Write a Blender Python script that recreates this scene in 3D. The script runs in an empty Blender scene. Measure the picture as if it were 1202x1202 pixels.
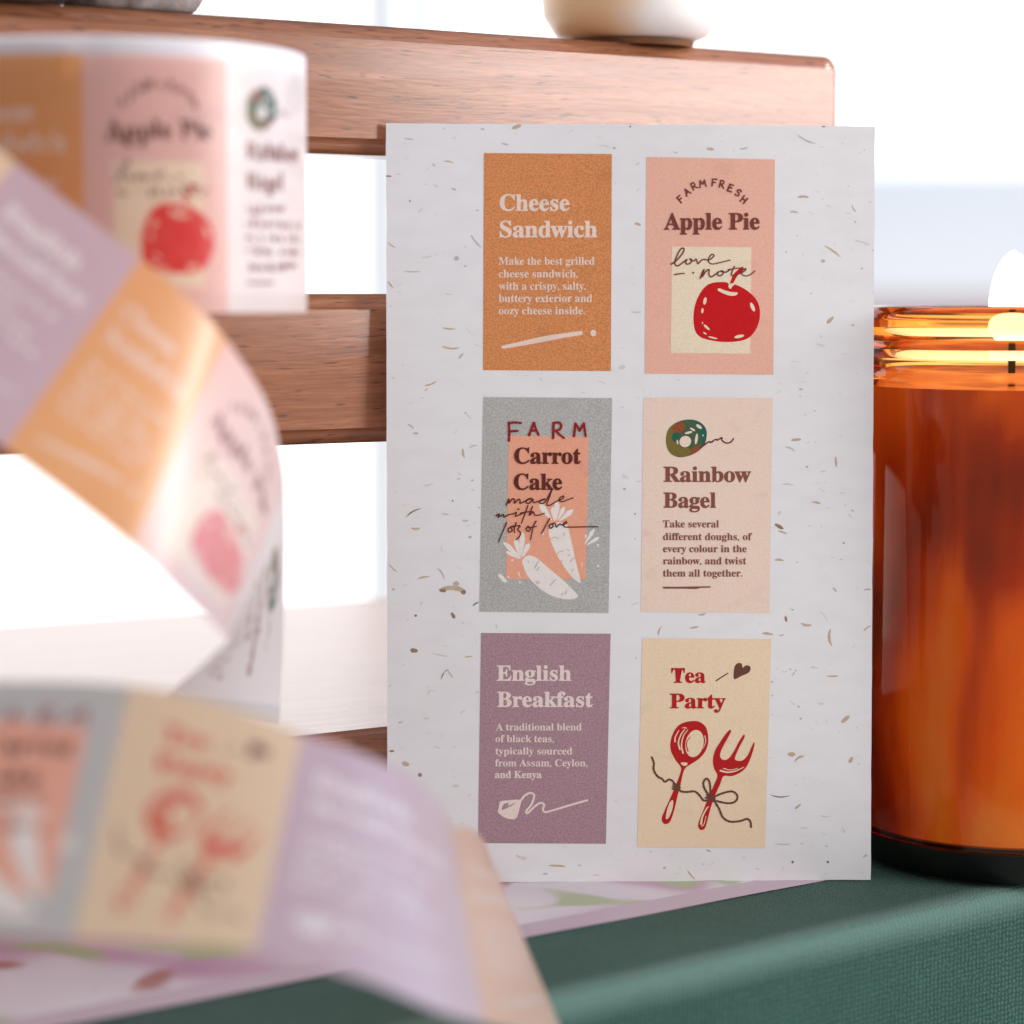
import bpy, bmesh, math, random
import numpy as np
from mathutils import Vector, Matrix, noise
from mathutils.geometry import tessellate_polygon, interpolate_bezier

S = bpy.context.scene
COL = S.collection
rnd = random.Random(7)

# ------------------------------------------------------------------ camera, world, lights, exposure
F = 2838.0                       # focal length in photograph pixels (85 mm on a 36 mm sensor)
PITCH = math.atan((601 - 348) / F)
EYE = Vector((0, 0, .114))
cam = bpy.data.cameras.new('camera')
cam.lens, cam.sensor_width = 85, 36
cam.clip_start, cam.clip_end = .01, 200
cam.dof.use_dof = True
cam.dof.focus_distance = .472
cam.dof.aperture_fstop = 8.4
camo = bpy.data.objects.new('camera', cam)
COL.objects.link(camo)
camo.location = EYE
camo.rotation_euler = (math.pi / 2 - PITCH, 0, 0)
S.camera = camo

world = bpy.data.worlds.new('World')
S.world = world
world.use_nodes = True
wn = world.node_tree
wn.nodes.clear()
w_out = wn.nodes.new('ShaderNodeOutputWorld')
w_bg = wn.nodes.new('ShaderNodeBackground')
w_tc = wn.nodes.new('ShaderNodeTexCoord')
w_sep = wn.nodes.new('ShaderNodeSeparateXYZ')
w_ramp = wn.nodes.new('ShaderNodeValToRGB')
w_map = wn.nodes.new('ShaderNodeMapRange')
wn.links.new(w_tc.outputs['Generated'], w_sep.inputs[0])
wn.links.new(w_sep.outputs['Y'], w_map.inputs[0])
w_map.inputs[1].default_value, w_map.inputs[2].default_value = -1, 1
wn.links.new(w_map.outputs[0], w_ramp.inputs[0])
r = w_ramp.color_ramp
r.elements[0].position, r.elements[0].color = .0, (.65, .625, .645, 1)      # the room behind the photographer
r.elements[1].position, r.elements[1].color = .78, (1.80, 1.86, 1.90, 1)     # the window side
e = r.elements.new(.48)
e.color = (.745, .72, .74, 1)
w_floor = wn.nodes.new('ShaderNodeMapRange')                              # the room's floor and furniture are darker than its walls
wn.links.new(w_sep.outputs['Z'], w_floor.inputs[0])
w_floor.inputs[1].default_value, w_floor.inputs[2].default_value = -.22, .02
w_floor.inputs[3].default_value, w_floor.inputs[4].default_value = .22, 1.0
w_front = wn.nodes.new('ShaderNodeMapRange')
wn.links.new(w_sep.outputs['Y'], w_front.inputs[0])
w_front.inputs[1].default_value, w_front.inputs[2].default_value = -.1, .45
w_max = wn.nodes.new('ShaderNodeMath')
w_max.operation = 'MAXIMUM'
wn.links.new(w_floor.outputs[0], w_max.inputs[0])
wn.links.new(w_front.outputs[0], w_max.inputs[1])
w_sky = wn.nodes.new('ShaderNodeMapRange')                                # bluer sky out to the right of the window
wn.links.new(w_sep.outputs['X'], w_sky.inputs[0])
w_sky.inputs[1].default_value, w_sky.inputs[2].default_value = .30, .55
w_gate = wn.nodes.new('ShaderNodeMath')
w_gate.operation = 'MULTIPLY'
wn.links.new(w_sky.outputs[0], w_gate.inputs[0])
wn.links.new(w_front.outputs[0], w_gate.inputs[1])
w_mix = wn.nodes.new('ShaderNodeMix')
w_mix.data_type = 'RGBA'
wn.links.new(w_gate.outputs[0], w_mix.inputs[0])
wn.links.new(w_ramp.outputs[0], w_mix.inputs[6])
w_mix.inputs[7].default_value = (1.15, 1.30, 2.0, 1)
wn.links.new(w_mix.outputs[2], w_bg.inputs[0])
wn.links.new(w_max.outputs[0], w_bg.inputs[1])
wn.links.new(w_bg.outputs[0], w_out.inputs[0])


def lamp(name, kind, loc, target, energy, color, **kw):
    d = bpy.data.lights.new(name, kind)
    d.energy, d.color = energy, color
    for k, v in kw.items():
        setattr(d, k, v)
    o = bpy.data.objects.new(name, d)
    COL.objects.link(o)
    o.location = loc
    o.rotation_euler = (Vector(target) - Vector(loc)).to_track_quat('-Z', 'Y').to_euler()
    return o


# low sun through the window, from the right and just behind the card's plane
lamp('window_sun', 'SPOT', (1.50, .749, .685), (.03, .528, .155), 75, (1, .95, .90), spot_size=math.radians(3.4), spot_blend=.15, shadow_soft_size=.010)
lamp('window_sun', 'SPOT', (1.425, .606, .652), (-.045, .385, .122), 80, (1, .95, .90), spot_size=math.radians(4.2), spot_blend=.35, shadow_soft_size=.010)
# the side window whose glare lies on the satin rails
lamp('side_window', 'AREA', (.787, .225, .27), (.03, .50, .15), 4.4, (1, .98, .97), shape='RECTANGLE', size=.36, size_y=.26)
# added lamp that brightens the house across the street like daylight
lamp('house_fill', 'AREA', (5, 12, 9), (5, 24, 0), 1350, (.93, .97, 1), shape='RECTANGLE', size=8, size_y=8)

S.view_settings.view_transform = 'Standard'
S.view_settings.look = 'None'
S.view_settings.exposure = 0
S.view_settings.gamma = 1
S.view_settings.use_curve_mapping = False
S.render.engine = 'CYCLES'
S.cycles.use_denoising = True
S.cycles.max_bounces = 14
S.cycles.transmission_bounces = 14
S.cycles.transparent_max_bounces = 12
S.cycles.blur_glossy = .5
S.cycles.sample_clamp_indirect = 6


# ------------------------------------------------------------------ helpers
def ray(px, py):
    x, y, z = (px - 601) / F, (601 - py) / F, 1.0
    c, s = math.cos(PITCH), math.sin(PITCH)
    return Vector((x, z * c + y * s, y * c - z * s))


def at(px, py, depth):
    """point of the photograph's pixel at a depth (metres along y)"""
    v = ray(px, py)
    return EYE + v * (depth / v.y)


def lin(c):
    return tuple((v / 255 / 12.92) if v / 255 <= .04045 else ((v / 255 + .055) / 1.055) ** 2.4 for v in c)


def tag(o, label=None, cat=None, group=None, kind=None):
    if label: o['label'] = label
    if cat: o['category'] = cat
    if group: o['group'] = group
    if kind: o['kind'] = kind
    return o


def empty(name, loc=(0, 0, 0), rot=None):
    o = bpy.data.objects.new(name, None)
    o.empty_display_size = .02
    COL.objects.link(o)
    o.location = loc
    if rot: o.rotation_euler = rot
    return o


def link(name, me, parent=None):
    o = bpy.data.objects.new(name, me)
    COL.objects.link(o)
    if parent: o.parent = parent
    return o


def mesh_obj(name, bm, mat, parent=None, smooth=False, angle=None):
    me = bpy.data.meshes.new(name)
    bm.normal_update()
    bm.to_mesh(me)
    bm.free()
    for m in (mat if isinstance(mat, (list, tuple)) else [mat]):
        me.materials.append(m)
    if smooth:
        me.polygons.foreach_set('use_smooth', [True] * len(me.polygons))
        if angle is not None:
            me.set_sharp_from_angle(angle=math.radians(angle))
    return link(name, me, parent)


def nodes(name):
    m = bpy.data.materials.new(name)
    m.use_nodes = True
    nt = m.node_tree
    b = nt.nodes['Principled BSDF']
    return m, nt, b


def N(nt, kind, **kw):
    n = nt.nodes.new(kind)
    for k, v in kw.items():
        if k.startswith('i_'):
            k = k[2:]
            n.inputs[int(k) if k.isdigit() else k.replace('_', ' ')].default_value = v
        else:
            setattr(n, k, v)
    return n


def L(nt, a, b):
    nt.links.new(a, b)


def ramp(nt, fac, stops):
    n = nt.nodes.new('ShaderNodeValToRGB')
    els = n.color_ramp.elements
    while len(els) < len(stops): els.new(.5)
    for el, (p, c) in zip(els, stops):
        el.position = p
        el.color = (*c[:3], 1) if not isinstance(c, (int, float)) else (c, c, c, 1)
    L(nt, fac, n.inputs[0])
    return n.outputs[0]


def mix(nt, fac, a, b, mode='MIX'):
    n = nt.nodes.new('ShaderNodeMix')
    n.data_type = 'RGBA'
    n.blend_type = mode
    for sock, v in ((n.inputs[0], fac), (n.inputs[6], a), (n.inputs[7], b)):
        if isinstance(v, bpy.types.NodeSocket):
            L(nt, v, sock)
        elif isinstance(v, (int, float)):
            sock.default_value = v
        else:
            sock.default_value = (*v[:3], 1)
    return n.outputs[2]


def bump(nt, b, height, strength, dist):
    n = N(nt, 'ShaderNodeBump')
    n.inputs['Strength'].default_value = strength
    n.inputs['Distance'].default_value = dist
    L(nt, height, n.inputs['Height'])
    L(nt, n.outputs[0], b.inputs['Normal'])


def coord(nt, scale=(1, 1, 1), out='Object'):
    t = N(nt, 'ShaderNodeTexCoord')
    m = N(nt, 'ShaderNodeMapping')
    m.inputs['Scale'].default_value = scale
    L(nt, t.outputs[out], m.inputs[0])
    return m.outputs[0]


def plain(name, col, rough=.6, spec=.3, var=.12, scale=60):
    m, nt, b = nodes(name)
    n = N(nt, 'ShaderNodeTexNoise', i_Scale=scale, i_Detail=3.0)
    L(nt, coord(nt), n.inputs['Vector'])
    c = mix(nt, n.outputs[0], [v * (1 - var) for v in col], [min(1, v * (1 + var)) for v in col])
    L(nt, c, b.inputs['Base Color'])
    b.inputs['Roughness'].default_value = rough
    b.inputs['Specular IOR Level'].default_value = spec
    return m


def catmull(pts, n=6, closed=False):
    P = [Vector(p) for p in pts]
    if len(P) < 3: return P
    out = []
    m = len(P)
    for i in range(m if closed else m - 1):
        if closed:
            p0, p1, p2, p3 = P[i - 1], P[i], P[(i + 1) % m], P[(i + 2) % m]
        else:
            p1, p2 = P[i], P[i + 1]
            p0 = P[i - 1] if i else p1 * 2 - p2
            p3 = P[i + 2] if i + 2 < m else p2 * 2 - p1
        for k in range(n):
            t = k / n
            out.append(.5 * ((2 * p1) + (p2 - p0) * t + (2 * p0 - 5 * p1 + 4 * p2 - p3) * t * t + (3 * p1 - p0 - 3 * p2 + p3) * t ** 3))
    if not closed: out.append(P[-1])
    return out


# ------------------------------------------------------------------ printed artwork in flat panel coordinates (unit square, y down)
class Art:
    """2-D triangles with a colour and a layer; the card and the tapes both print from these"""

    def __init__(self, name, corners, ground):
        self.name, self.ground = name, ground
        self.c = [Vector(p) for p in corners]           # TL TR BR BL in enlarged-photo units
        self.items = []                                  # (part, colour, verts, tris)

    def unit(self, p):
        tl, tr, br, bl = self.c
        x, y = .5, .5
        for _ in range(6):
            q = tl * (1 - x) * (1 - y) + tr * x * (1 - y) + br * x * y + bl * (1 - x) * y
            dx = (tr - tl) * (1 - y) + (br - bl) * y
            dy = (bl - tl) * (1 - x) + (br - tr) * x
            d = Vector(p) - q
            det = dx.x * dy.y - dx.y * dy.x
            x += (d.x * dy.y - d.y * dy.x) / det
            y += (dx.x * d.y - dx.y * d.x) / det
        return (x, y)

    def add(self, part, col, verts, tris):
        V = [self.unit(v) for v in verts]
        T, todo = [], [tuple(t) for t in tris]
        mid = {}
        while todo:                                      # keep triangles small so that they follow the paper
            t = todo.pop()
            ls = [math.dist(V[t[k]], V[t[(k + 1) % 3]]) for k in range(3)]
            k = ls.index(max(ls))
            if ls[k] < .055:
                T.append(t)
                continue
            p, q, w = t[k], t[(k + 1) % 3], t[(k + 2) % 3]
            key = (min(p, q), max(p, q))
            if key not in mid:
                mid[key] = len(V)
                V.append(((V[p][0] + V[q][0]) / 2, (V[p][1] + V[q][1]) / 2))
            todo += [(p, mid[key], w), (mid[key], q, w)]
        self.items.append((part, col, V, T))

    def poly(self, part, col, pts, smooth=True, n=5):
        P = [Vector((x, y)) for x, y in pts]
        if smooth: P = catmull(P, n, True)
        tris = tessellate_polygon([[Vector((p.x, p.y, 0)) for p in P]])
        self.add(part, col, [(p.x, p.y) for p in P], [tuple(t) for t in tris])

    def oval(self, part, col, cx, cy, rx, ry, rot=0, n=18):
        c, s = math.cos(math.radians(rot)), math.sin(math.radians(rot))
        P = [(cx + rx * math.cos(a) * c - ry * math.sin(a) * s, cy + rx * math.cos(a) * s + ry * math.sin(a) * c) for a in (k * 2 * math.pi / n for k in range(n))]
        self.poly(part, col, P, False)

    def leaf(self, part, col, a, b, w):
        a, b = Vector(a), Vector(b)
        d = b - a
        nrm = Vector((-d.y, d.x)).normalized() * w
        self.poly(part, col, [a, a + d * .35 + nrm * .6, a + d * .75 + nrm, b + nrm * .35, b - nrm * .35, a + d * .75 - nrm, a + d * .35 - nrm * .6], True, 3)

    def stroke(self, part, col, pts, w, w1=None, smooth=True, n=6, wob=.0):
        P = catmull([Vector((x, y)) for x, y in pts], n) if smooth else [Vector((x, y)) for x, y in pts]
        w1 = w if w1 is None else w1
        V, T = [], []
        m = len(P)
        for i, p in enumerate(P):
            d = (P[min(i + 1, m - 1)] - P[max(i - 1, 0)])
            d = d.normalized() if d.length > 1e-6 else Vector((1, 0))
            h = .5 * (w + (w1 - w) * i / max(1, m - 1)) * (1 + wob * math.sin(i * 2.3) * .6 + wob * rnd.uniform(-.5, .5))
            nrm = Vector((-d.y, d.x)) * h
            V += [tuple(p + nrm), tuple(p - nrm)]
        for i in range(m - 1):
            a = 2 * i
            T += [(a, a + 1, a + 3), (a, a + 3, a + 2)]
        for p, h, d in ((P[0], w / 2, P[0] - P[1]), (P[-1], w1 / 2, P[-1] - P[-2])):    # round caps
            b = len(V)
            V.append(tuple(p))
            a0 = math.atan2(d.y, d.x)
            for k in range(7):
                a = a0 - math.pi / 2 + math.pi * k / 6
                V.append((p.x + h * math.cos(a), p.y + h * math.sin(a)))
            T += [(b, b + k + 1, b + k + 2) for k in range(6)]
        self.add(part, col, V, T)

    def text(self, part, col, s, x0, x1, base, cap):
        V, T = glyph_line(s)
        xs = [v[0] for v in V]
        k = (x1 - x0) / (max(xs) - min(xs))
        m = min(xs)
        self.add(part, col, [(x0 + (x - m) * k, base - y * cap / CAP) for x, y in V], T)

    def hand(self, part, col, ch, cx, cy, h, rot, w):
        """a hand drawn capital about its centre, rotated clockwise"""
        c, s = math.cos(math.radians(rot)), math.sin(math.radians(rot))
        for st in HAND[ch]:
            P = []
            for x, y in st:
                u, v = (x - .4) * h * .95, (.5 - y) * h
                P.append((cx + u * c - v * s + rnd.uniform(-1, 1), cy + u * s + v * c + rnd.uniform(-1, 1)))
            self.stroke(part, col, P, w, w * .85, len(st) > 2, 5, .25)


HAND = {
    'F': [[(.12, 0), (.14, .5), (.1, 1)], [(.1, .97), (.45, 1.0), (.8, .98)], [(.12, .52), (.62, .54)]],
    'A': [[(0, 0), (.22, .55), (.42, 1)], [(.42, 1), (.6, .5), (.82, .02)], [(.15, .36), (.66, .38)]],
    'R': [[(.1, 0), (.12, 1)], [(.1, .98), (.5, 1.02), (.66, .78), (.5, .54), (.14, .48)], [(.3, .5), (.55, .24), (.85, 0)]],
    'M': [[(0, 0), (.12, .96)], [(.12, .96), (.3, .7), (.45, .42)], [(.45, .42), (.62, .72), (.8, .98)], [(.8, .98), (.86, .5), (.95, 0)]],
    'E': [[(.12, 1), (.1, 0)], [(.12, .98), (.72, 1)], [(.12, .52), (.6, .54)], [(.1, .02), (.75, 0)]],
    'S': [[(.7, .88), (.45, 1.0), (.16, .84), (.22, .6), (.6, .46), (.68, .2), (.4, 0), (.08, .12)]],
    'H': [[(.1, 0), (.12, 1)], [(.72, 0), (.74, 1)], [(.1, .5), (.72, .52)]],
}

_glyphs = {}


def serif(s):
    o = ''
    for ch in s:
        if 'A' <= ch <= 'Z': o += chr(0x1D400 + ord(ch) - 65)
        elif 'a' <= ch <= 'z': o += chr(0x1D41A + ord(ch) - 97)
        else: o += ch
    return o


def glyph_line(s):
    if s in _glyphs: return _glyphs[s]
    cu = bpy.data.curves.new('line', 'FONT')
    cu.body = serif(s)
    cu.size = 1
    cu.resolution_u = 3
    cu.space_character = .98
    cu.offset = .014 if len(s) < 10 else .005
    o = bpy.data.objects.new('line', cu)
    COL.objects.link(o)
    bpy.context.view_layer.update()
    me = bpy.data.meshes.new_from_object(o.evaluated_get(bpy.context.evaluated_depsgraph_get()))
    me.calc_loop_triangles()
    V = [(v.co.x, v.co.y) for v in me.vertices]
    T = [tuple(t.vertices) for t in me.loop_triangles]
    bpy.data.objects.remove(o)
    bpy.data.curves.remove(cu)
    bpy.data.meshes.remove(me)
    _glyphs[s] = (V, T)
    return V, T


CAP = max(y for x, y in glyph_line('E')[0])

# inks (display colours measured on the shaded card, turned into base colours below)
INK = dict(ochre=(185, 121, 75), cream=(248, 217, 200), pink=(230, 172, 152), brown=(104, 52, 44), box=(244, 220, 192), red=(172, 14, 20),
           grey=(156, 156, 152), peach=(234, 162, 134), darkred=(126, 24, 22), deep=(84, 34, 28), carrot=(236, 226, 218), crease=(206, 150, 128), greycrease=(166, 160, 152),
           beige=(224, 197, 180), umber=(116, 68, 54), bagel=(58, 82, 58), olive=(104, 92, 44), rust=(124, 66, 40), teal=(30, 84, 66), plum=(88, 36, 40),
           purple=(148, 119, 127), petal=(230, 206, 199), tea=(240, 212, 180), spoon=(158, 22, 24), twine=(92, 58, 46))
GAIN = .71


def ink(k):
    c = [v / GAIN for v in lin(INK[k])]
    m = max(1, max(c) / .90)
    return tuple(v / m for v in c)


ARTS = {}

a = ARTS['cheese'] = Art('cheese', [(78, 52), (720, 57), (716, 1150), (75, 1145)], 'ochre')
for s, x0, x1, b, c in (('Cheese', 157, 508, 341, 82), ('Sandwich', 157, 648, 474, 82), ('Make the best grilled', 153, 634, 613, 39), ('cheese sandwich,', 153, 550, 677, 39),
                        ('with a crispy, salty,', 153, 590, 739, 39), ('buttery exterior and', 153, 622, 801, 39), ('oozy cheese inside.', 153, 585, 863, 39)):
    a.text('lettering', 'cream', s, x0, x1, b, c)
a.poly('drawing', 'cream', [(168, 1028), (178, 1020), (300, 992), (400, 970), (500, 956), (562, 948), (573, 956), (565, 968), (490, 980), (400, 998), (290, 1018), (182, 1036)])
a.oval('drawing', 'cream', 628, 958, 15, 17)

a = ARTS['apple'] = Art('apple', [(80, 72), (726, 87), (720, 1170), (72, 1163)], 'pink')
a.poly('drawing', 'box', [(208, 522), (608, 528), (603, 1063), (202, 1058)], False)
for ch, x, y, rot in (('F', 250, 285, -42), ('A', 283, 249, -36), ('R', 318, 220, -26), ('M', 360, 208, -8), ('F', 420, 202, 4), ('R', 458, 211, 14), ('E', 502, 230, 22), ('S', 541, 254, 30), ('H', 570, 288, 36)):
    a.hand('lettering', 'brown', ch, x, y, 34, rot, 8.5)
a.text('lettering', 'brown', 'Apple Pie', 168, 650, 437, 82)
a.stroke('lettering', 'brown', [(205, 612), (232, 592), (262, 556), (268, 533), (252, 536), (232, 572), (222, 606), (236, 620), (262, 604), (284, 588), (276, 602), (284, 612), (300, 606), (308, 590), (296, 585), (316, 596), (330, 586), (338, 610), (356, 592), (374, 588), (390, 592), (408, 582), (420, 568), (408, 563), (394, 580), (392, 600), (412, 611), (450, 604), (500, 592)], 7.5, 6)
a.stroke('lettering', 'brown', [(222, 664), (246, 660), (270, 658)], 7, 6)
a.oval('lettering', 'brown', 315, 655, 5, 5)
a.stroke('lettering', 'brown', [(350, 684), (358, 660), (370, 638), (362, 664), (360, 676), (376, 652), (394, 638), (394, 662), (404, 676), (426, 664), (446, 648), (436, 660), (446, 671), (464, 662), (464, 647), (452, 648), (480, 652), (500, 640)], 7, 7)
a.stroke('lettering', 'brown', [(522, 624), (510, 650), (508, 668), (524, 668), (552, 658), (574, 646), (580, 634), (564, 642), (558, 660), (578, 672), (604, 664), (626, 646)], 7, 5.5)
a.stroke('lettering', 'brown', [(490, 640), (525, 634), (560, 631)], 6, 5)
a.poly('drawing', 'red', [(499, 708), (506, 690), (516, 664), (545, 636), (560, 625), (569, 633), (552, 655), (534, 676), (520, 702), (512, 710)])
a.poly('drawing', 'red', [(494, 712), (480, 703), (430, 703), (390, 714), (360, 742), (335, 786), (320, 835), (316, 895), (325, 948), (350, 978), (400, 995), (470, 1004), (540, 1001), (592, 985), (626, 950), (646, 905), (652, 860), (645, 815), (622, 776), (582, 742), (545, 722), (514, 712), (504, 724)])
a.poly('drawing', 'box', [(492, 720), (500, 712), (512, 708), (522, 714), (512, 724), (505, 735), (496, 733)])
a.poly('drawing', 'box', [(438, 738), (448, 734), (475, 744), (505, 752), (535, 754), (537, 764), (520, 771), (490, 768), (460, 756), (442, 746)])
for x, y, rx, ry, ro in ((374, 797, 8, 19, 12), (361, 846, 6, 13, 4), (614, 828, 9, 24, -24), (383, 930, 6, 20, -48), (547, 976, 25, 8, -12), (412, 982, 22, 4, 14), (374, 960, 10, 4, 30), (362, 908, 3, 5, 0), (430, 986, 6, 3, 0)):
    a.oval('drawing', 'box', x, y, rx, ry, ro)

a = ARTS['carrot'] = Art('carrot', [(75, 58), (723, 63), (705, 1146), (55, 1140)], 'grey')
a.poly('drawing', 'peach', [(203, 252), (605, 258), (590, 975), (188, 975)], False)
for ch, x, y, h in (('F', 229, 232, 92), ('A', 328, 218, 62), ('R', 448, 226, 76), ('M', 556, 222, 66)):
    a.hand('lettering', 'darkred', ch, x, y, h, 0, 13)
a.text('lettering', 'deep', 'Carrot', 230, 566, 392, 80)
a.text('lettering', 'deep', 'Cake', 228, 472, 523, 80)
K = 'carrot'
a.poly('drawing', K, [(406, 716), (428, 694), (470, 688), (496, 702), (511, 755), (530, 840), (548, 920), (564, 984), (553, 992), (512, 955), (462, 882), (430, 822), (408, 764)])
for p, q, w in (((420, 680), (360, 596), 15), ((432, 682), (424, 612), 11), ((440, 682), (446, 584), 14), ((448, 680), (482, 612), 11), ((456, 682), (524, 626), 13)):
    a.leaf('drawing', K, p, q, w)
a.poly('drawing', K, [(274, 905), (272, 880), (288, 860), (316, 856), (352, 875), (410, 925), (470, 975), (520, 1022), (550, 1060), (522, 1076), (470, 1074), (410, 1055), (350, 1016), (300, 962)])
for p, q, w in (((266, 872), (178, 790), 12), ((262, 874), (190, 836), 9), ((258, 866), (236, 770), 13), ((264, 866), (272, 742), 14), ((270, 866), (304, 796), 13),
                ((584, 800), (632, 722), 10), ((592, 804), (656, 764), 9), ((588, 772), (592, 748), 5), ((198, 992), (150, 952), 10), ((190, 994), (166, 976), 6),
                ((206, 976), (198, 958), 4), ((262, 972), (250, 938), 4), ((572, 918), (570, 890), 3), ((376, 756), (374, 738), 4)):
    a.leaf('drawing', K, p, q, w)
for x, y, rr in ((652, 803, 6), (652, 908, 6), (220, 880, 6), (258, 990, 5)):
    a.oval('drawing', K, x, y, rr, rr)
for P in ([(410, 776), (430, 764), (452, 768)], [(440, 854), (460, 836), (482, 832)], [(512, 886), (528, 872), (541, 868)], [(466, 890), (474, 878)], [(520, 934), (530, 922)], [(498, 826), (508, 830)], [(500, 852), (510, 856)], [(482, 742), (482, 756)]):
    a.stroke('drawing', 'crease', P, 5, 3)
for P in ([(332, 920), (345, 896), (356, 882)], [(345, 930), (356, 912)], [(412, 1006), (432, 984), (440, 976)], [(488, 1050), (494, 1030)], [(470, 1056), (474, 1044)], [(342, 986), (346, 1000)], [(352, 984), (356, 998)], [(300, 884), (306, 890)]):
    a.stroke('drawing', 'greycrease', P, 5, 3)
for P in ([(190, 602), (204, 570), (203, 592), (222, 570), (232, 575), (232, 592), (252, 572), (260, 578), (260, 592), (284, 582), (318, 566), (296, 574), (290, 588), (306, 592), (324, 570), (326, 588), (346, 584), (388, 570), (364, 577), (358, 591), (378, 591), (398, 566), (421, 520), (404, 570), (394, 598), (410, 602), (440, 584), (472, 570), (480, 556), (464, 561), (456, 578), (474, 584), (500, 574), (526, 565)],
          [(140, 654), (156, 646), (150, 663), (176, 648), (178, 662), (202, 650), (226, 645), (242, 638), (236, 658), (262, 648), (280, 640)],
          [(299, 604), (284, 646), (267, 692)], [(262, 642), (294, 636), (326, 634)], [(322, 608), (306, 652), (326, 636), (334, 652), (352, 652), (382, 643)],
          [(191, 690), (172, 736), (152, 786)], [(214, 712), (200, 722), (204, 738), (220, 730), (214, 712), (232, 712)], [(240, 690), (230, 722), (232, 740)], [(218, 708), (258, 704)],
          [(260, 708), (248, 724), (262, 742), (254, 764), (238, 776)], [(300, 708), (290, 722), (302, 734), (312, 718), (300, 708)], [(340, 682), (326, 710), (312, 776)], [(304, 716), (342, 708)],
          [(409, 668), (388, 706), (368, 744)], [(420, 696), (406, 704), (412, 718), (426, 708), (422, 696), (436, 694), (442, 712), (460, 696), (472, 702), (494, 692), (490, 684), (476, 698), (486, 711), (510, 712), (560, 711), (610, 710), (652, 710)]):
    a.stroke('handwriting', 'deep', P, 7, 5.5)
a.oval('handwriting', 'deep', 252, 622, 5, 5)

a = ARTS['bagel'] = Art('bagel', [(65, 60), (716, 62), (700, 1146), (52, 1140)], 'beige')
BG = [(178, 262), (190, 220), (222, 190), (268, 173), (318, 172), (358, 190), (381, 222), (382, 262), (370, 298), (340, 330), (296, 352), (246, 360), (204, 344), (182, 308)]
a.poly('drawing', 'bagel', BG)
a.poly('drawing', 'olive', [(178, 266), (184, 236), (206, 206), (232, 192), (244, 230), (232, 268), (250, 308), (236, 354), (204, 342), (184, 308)])
a.poly('drawing', 'rust', [(212, 206), (246, 184), (272, 196), (268, 226), (240, 242), (216, 234)])
a.poly('drawing', 'rust', [(304, 318), (336, 302), (362, 306), (338, 330), (306, 346)])
a.poly('drawing', 'teal', [(316, 174), (356, 192), (378, 224), (381, 260), (366, 296), (352, 262), (336, 214)])
a.poly('drawing', 'teal', [(214, 240), (238, 236), (246, 260), (226, 282), (208, 270)])
a.poly('drawing', 'olive', [(244, 316), (282, 312), (304, 330), (282, 354), (246, 358)])
a.oval('drawing', 'beige', 275, 281, 30, 28, -30)
for x, y, rx, ry, ro in ((292, 236, 20, 6, -14), (312, 220, 15, 5, 30), (344, 206, 17, 8, 36), (331, 268, 7, 28, 8), (236, 284, 4, 12, -10), (364, 250, 3, 5, 0)):
    a.oval('drawing', 'beige', x, y, rx, ry, ro)
a.stroke('drawing', 'plum', [(352, 312), (368, 300), (394, 282), (404, 286), (418, 276), (430, 270), (436, 274), (450, 266), (460, 262), (460, 274), (480, 288), (504, 284), (518, 266)], 8, 7, wob=.3)
for s, x0, x1, b, c in (('Rainbow', 165, 607, 483, 76), ('Bagel', 165, 430, 613, 76), ('Take several', 163, 445, 713, 36), ('different doughs, of', 163, 612, 777, 36), ('every colour in the', 163, 585, 838, 36),
                        ('rainbow, and twist', 163, 583, 899, 36), ('them all together.', 163, 563, 961, 36)):
    a.text('lettering', 'umber', s, x0, x1, b, c)
a.poly('underline', 'umber', [(162, 1012), (230, 1013), (310, 1011), (403, 1010), (403, 1017), (352, 1018), (330, 1024), (250, 1022), (165, 1022)], False)

a = ARTS['english'] = Art('english', [(63, 66), (716, 70), (692, 1128), (48, 1125)], 'purple')
for s, x0, x1, b, c in (('English', 141, 518, 305, 76), ('Breakfast', 143, 627, 437, 76), ('A traditional blend', 137, 570, 556, 36), ('of black teas,', 135, 430, 615, 36), ('typically sourced', 135, 523, 677, 36),
                        ('from Assam, Ceylon,', 133, 600, 737, 36), ('and Kenya', 132, 368, 796, 36)):
    a.text('lettering', 'petal', s, x0, x1, b, c)
a.poly('drawing', 'petal', [(160, 914), (205, 908), (256, 905), (264, 915), (258, 945), (242, 996), (214, 1004), (184, 996), (164, 984), (148, 968), (152, 944)], True, 3)
a.poly('drawing', 'purple', [(178, 926), (204, 920), (196, 938), (240, 919), (214, 938), (170, 958), (166, 950)], False)
a.stroke('drawing', 'petal', [(256, 918), (284, 884), (312, 871), (330, 886), (316, 930), (290, 964), (300, 972), (330, 942), (360, 922), (380, 930), (374, 954), (386, 968), (420, 960), (520, 930), (598, 908)], 11, 10)

a = ARTS['tea'] = Art('tea', [(62, 50), (735, 55), (703, 1147), (35, 1143)], 'tea')
a.text('lettering', 'spoon', 'Tea', 212, 392, 282, 76)
a.text('lettering', 'spoon', 'Party', 205, 497, 415, 76)
a.stroke('drawing', 'twine', [(447, 272), (478, 252), (508, 233)], 7, 6)
a.poly('drawing', 'twine', [(542, 264), (538, 230), (545, 195), (562, 180), (580, 184), (586, 204), (602, 192), (622, 196), (627, 212), (614, 232), (578, 248)], True, 4)
a.poly('drawing', 'spoon', [(340, 482), (290, 487), (250, 506), (222, 546), (208, 596), (212, 642), (236, 688), (258, 716), (264, 738), (248, 788), (230, 832), (210, 880), (178, 950), (163, 990), (170, 1015), (190, 1021), (210, 1002), (230, 942), (246, 872), (260, 820), (280, 738), (312, 710), (352, 684), (386, 648), (404, 604), (405, 558), (394, 516), (370, 492)], True, 3)
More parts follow.
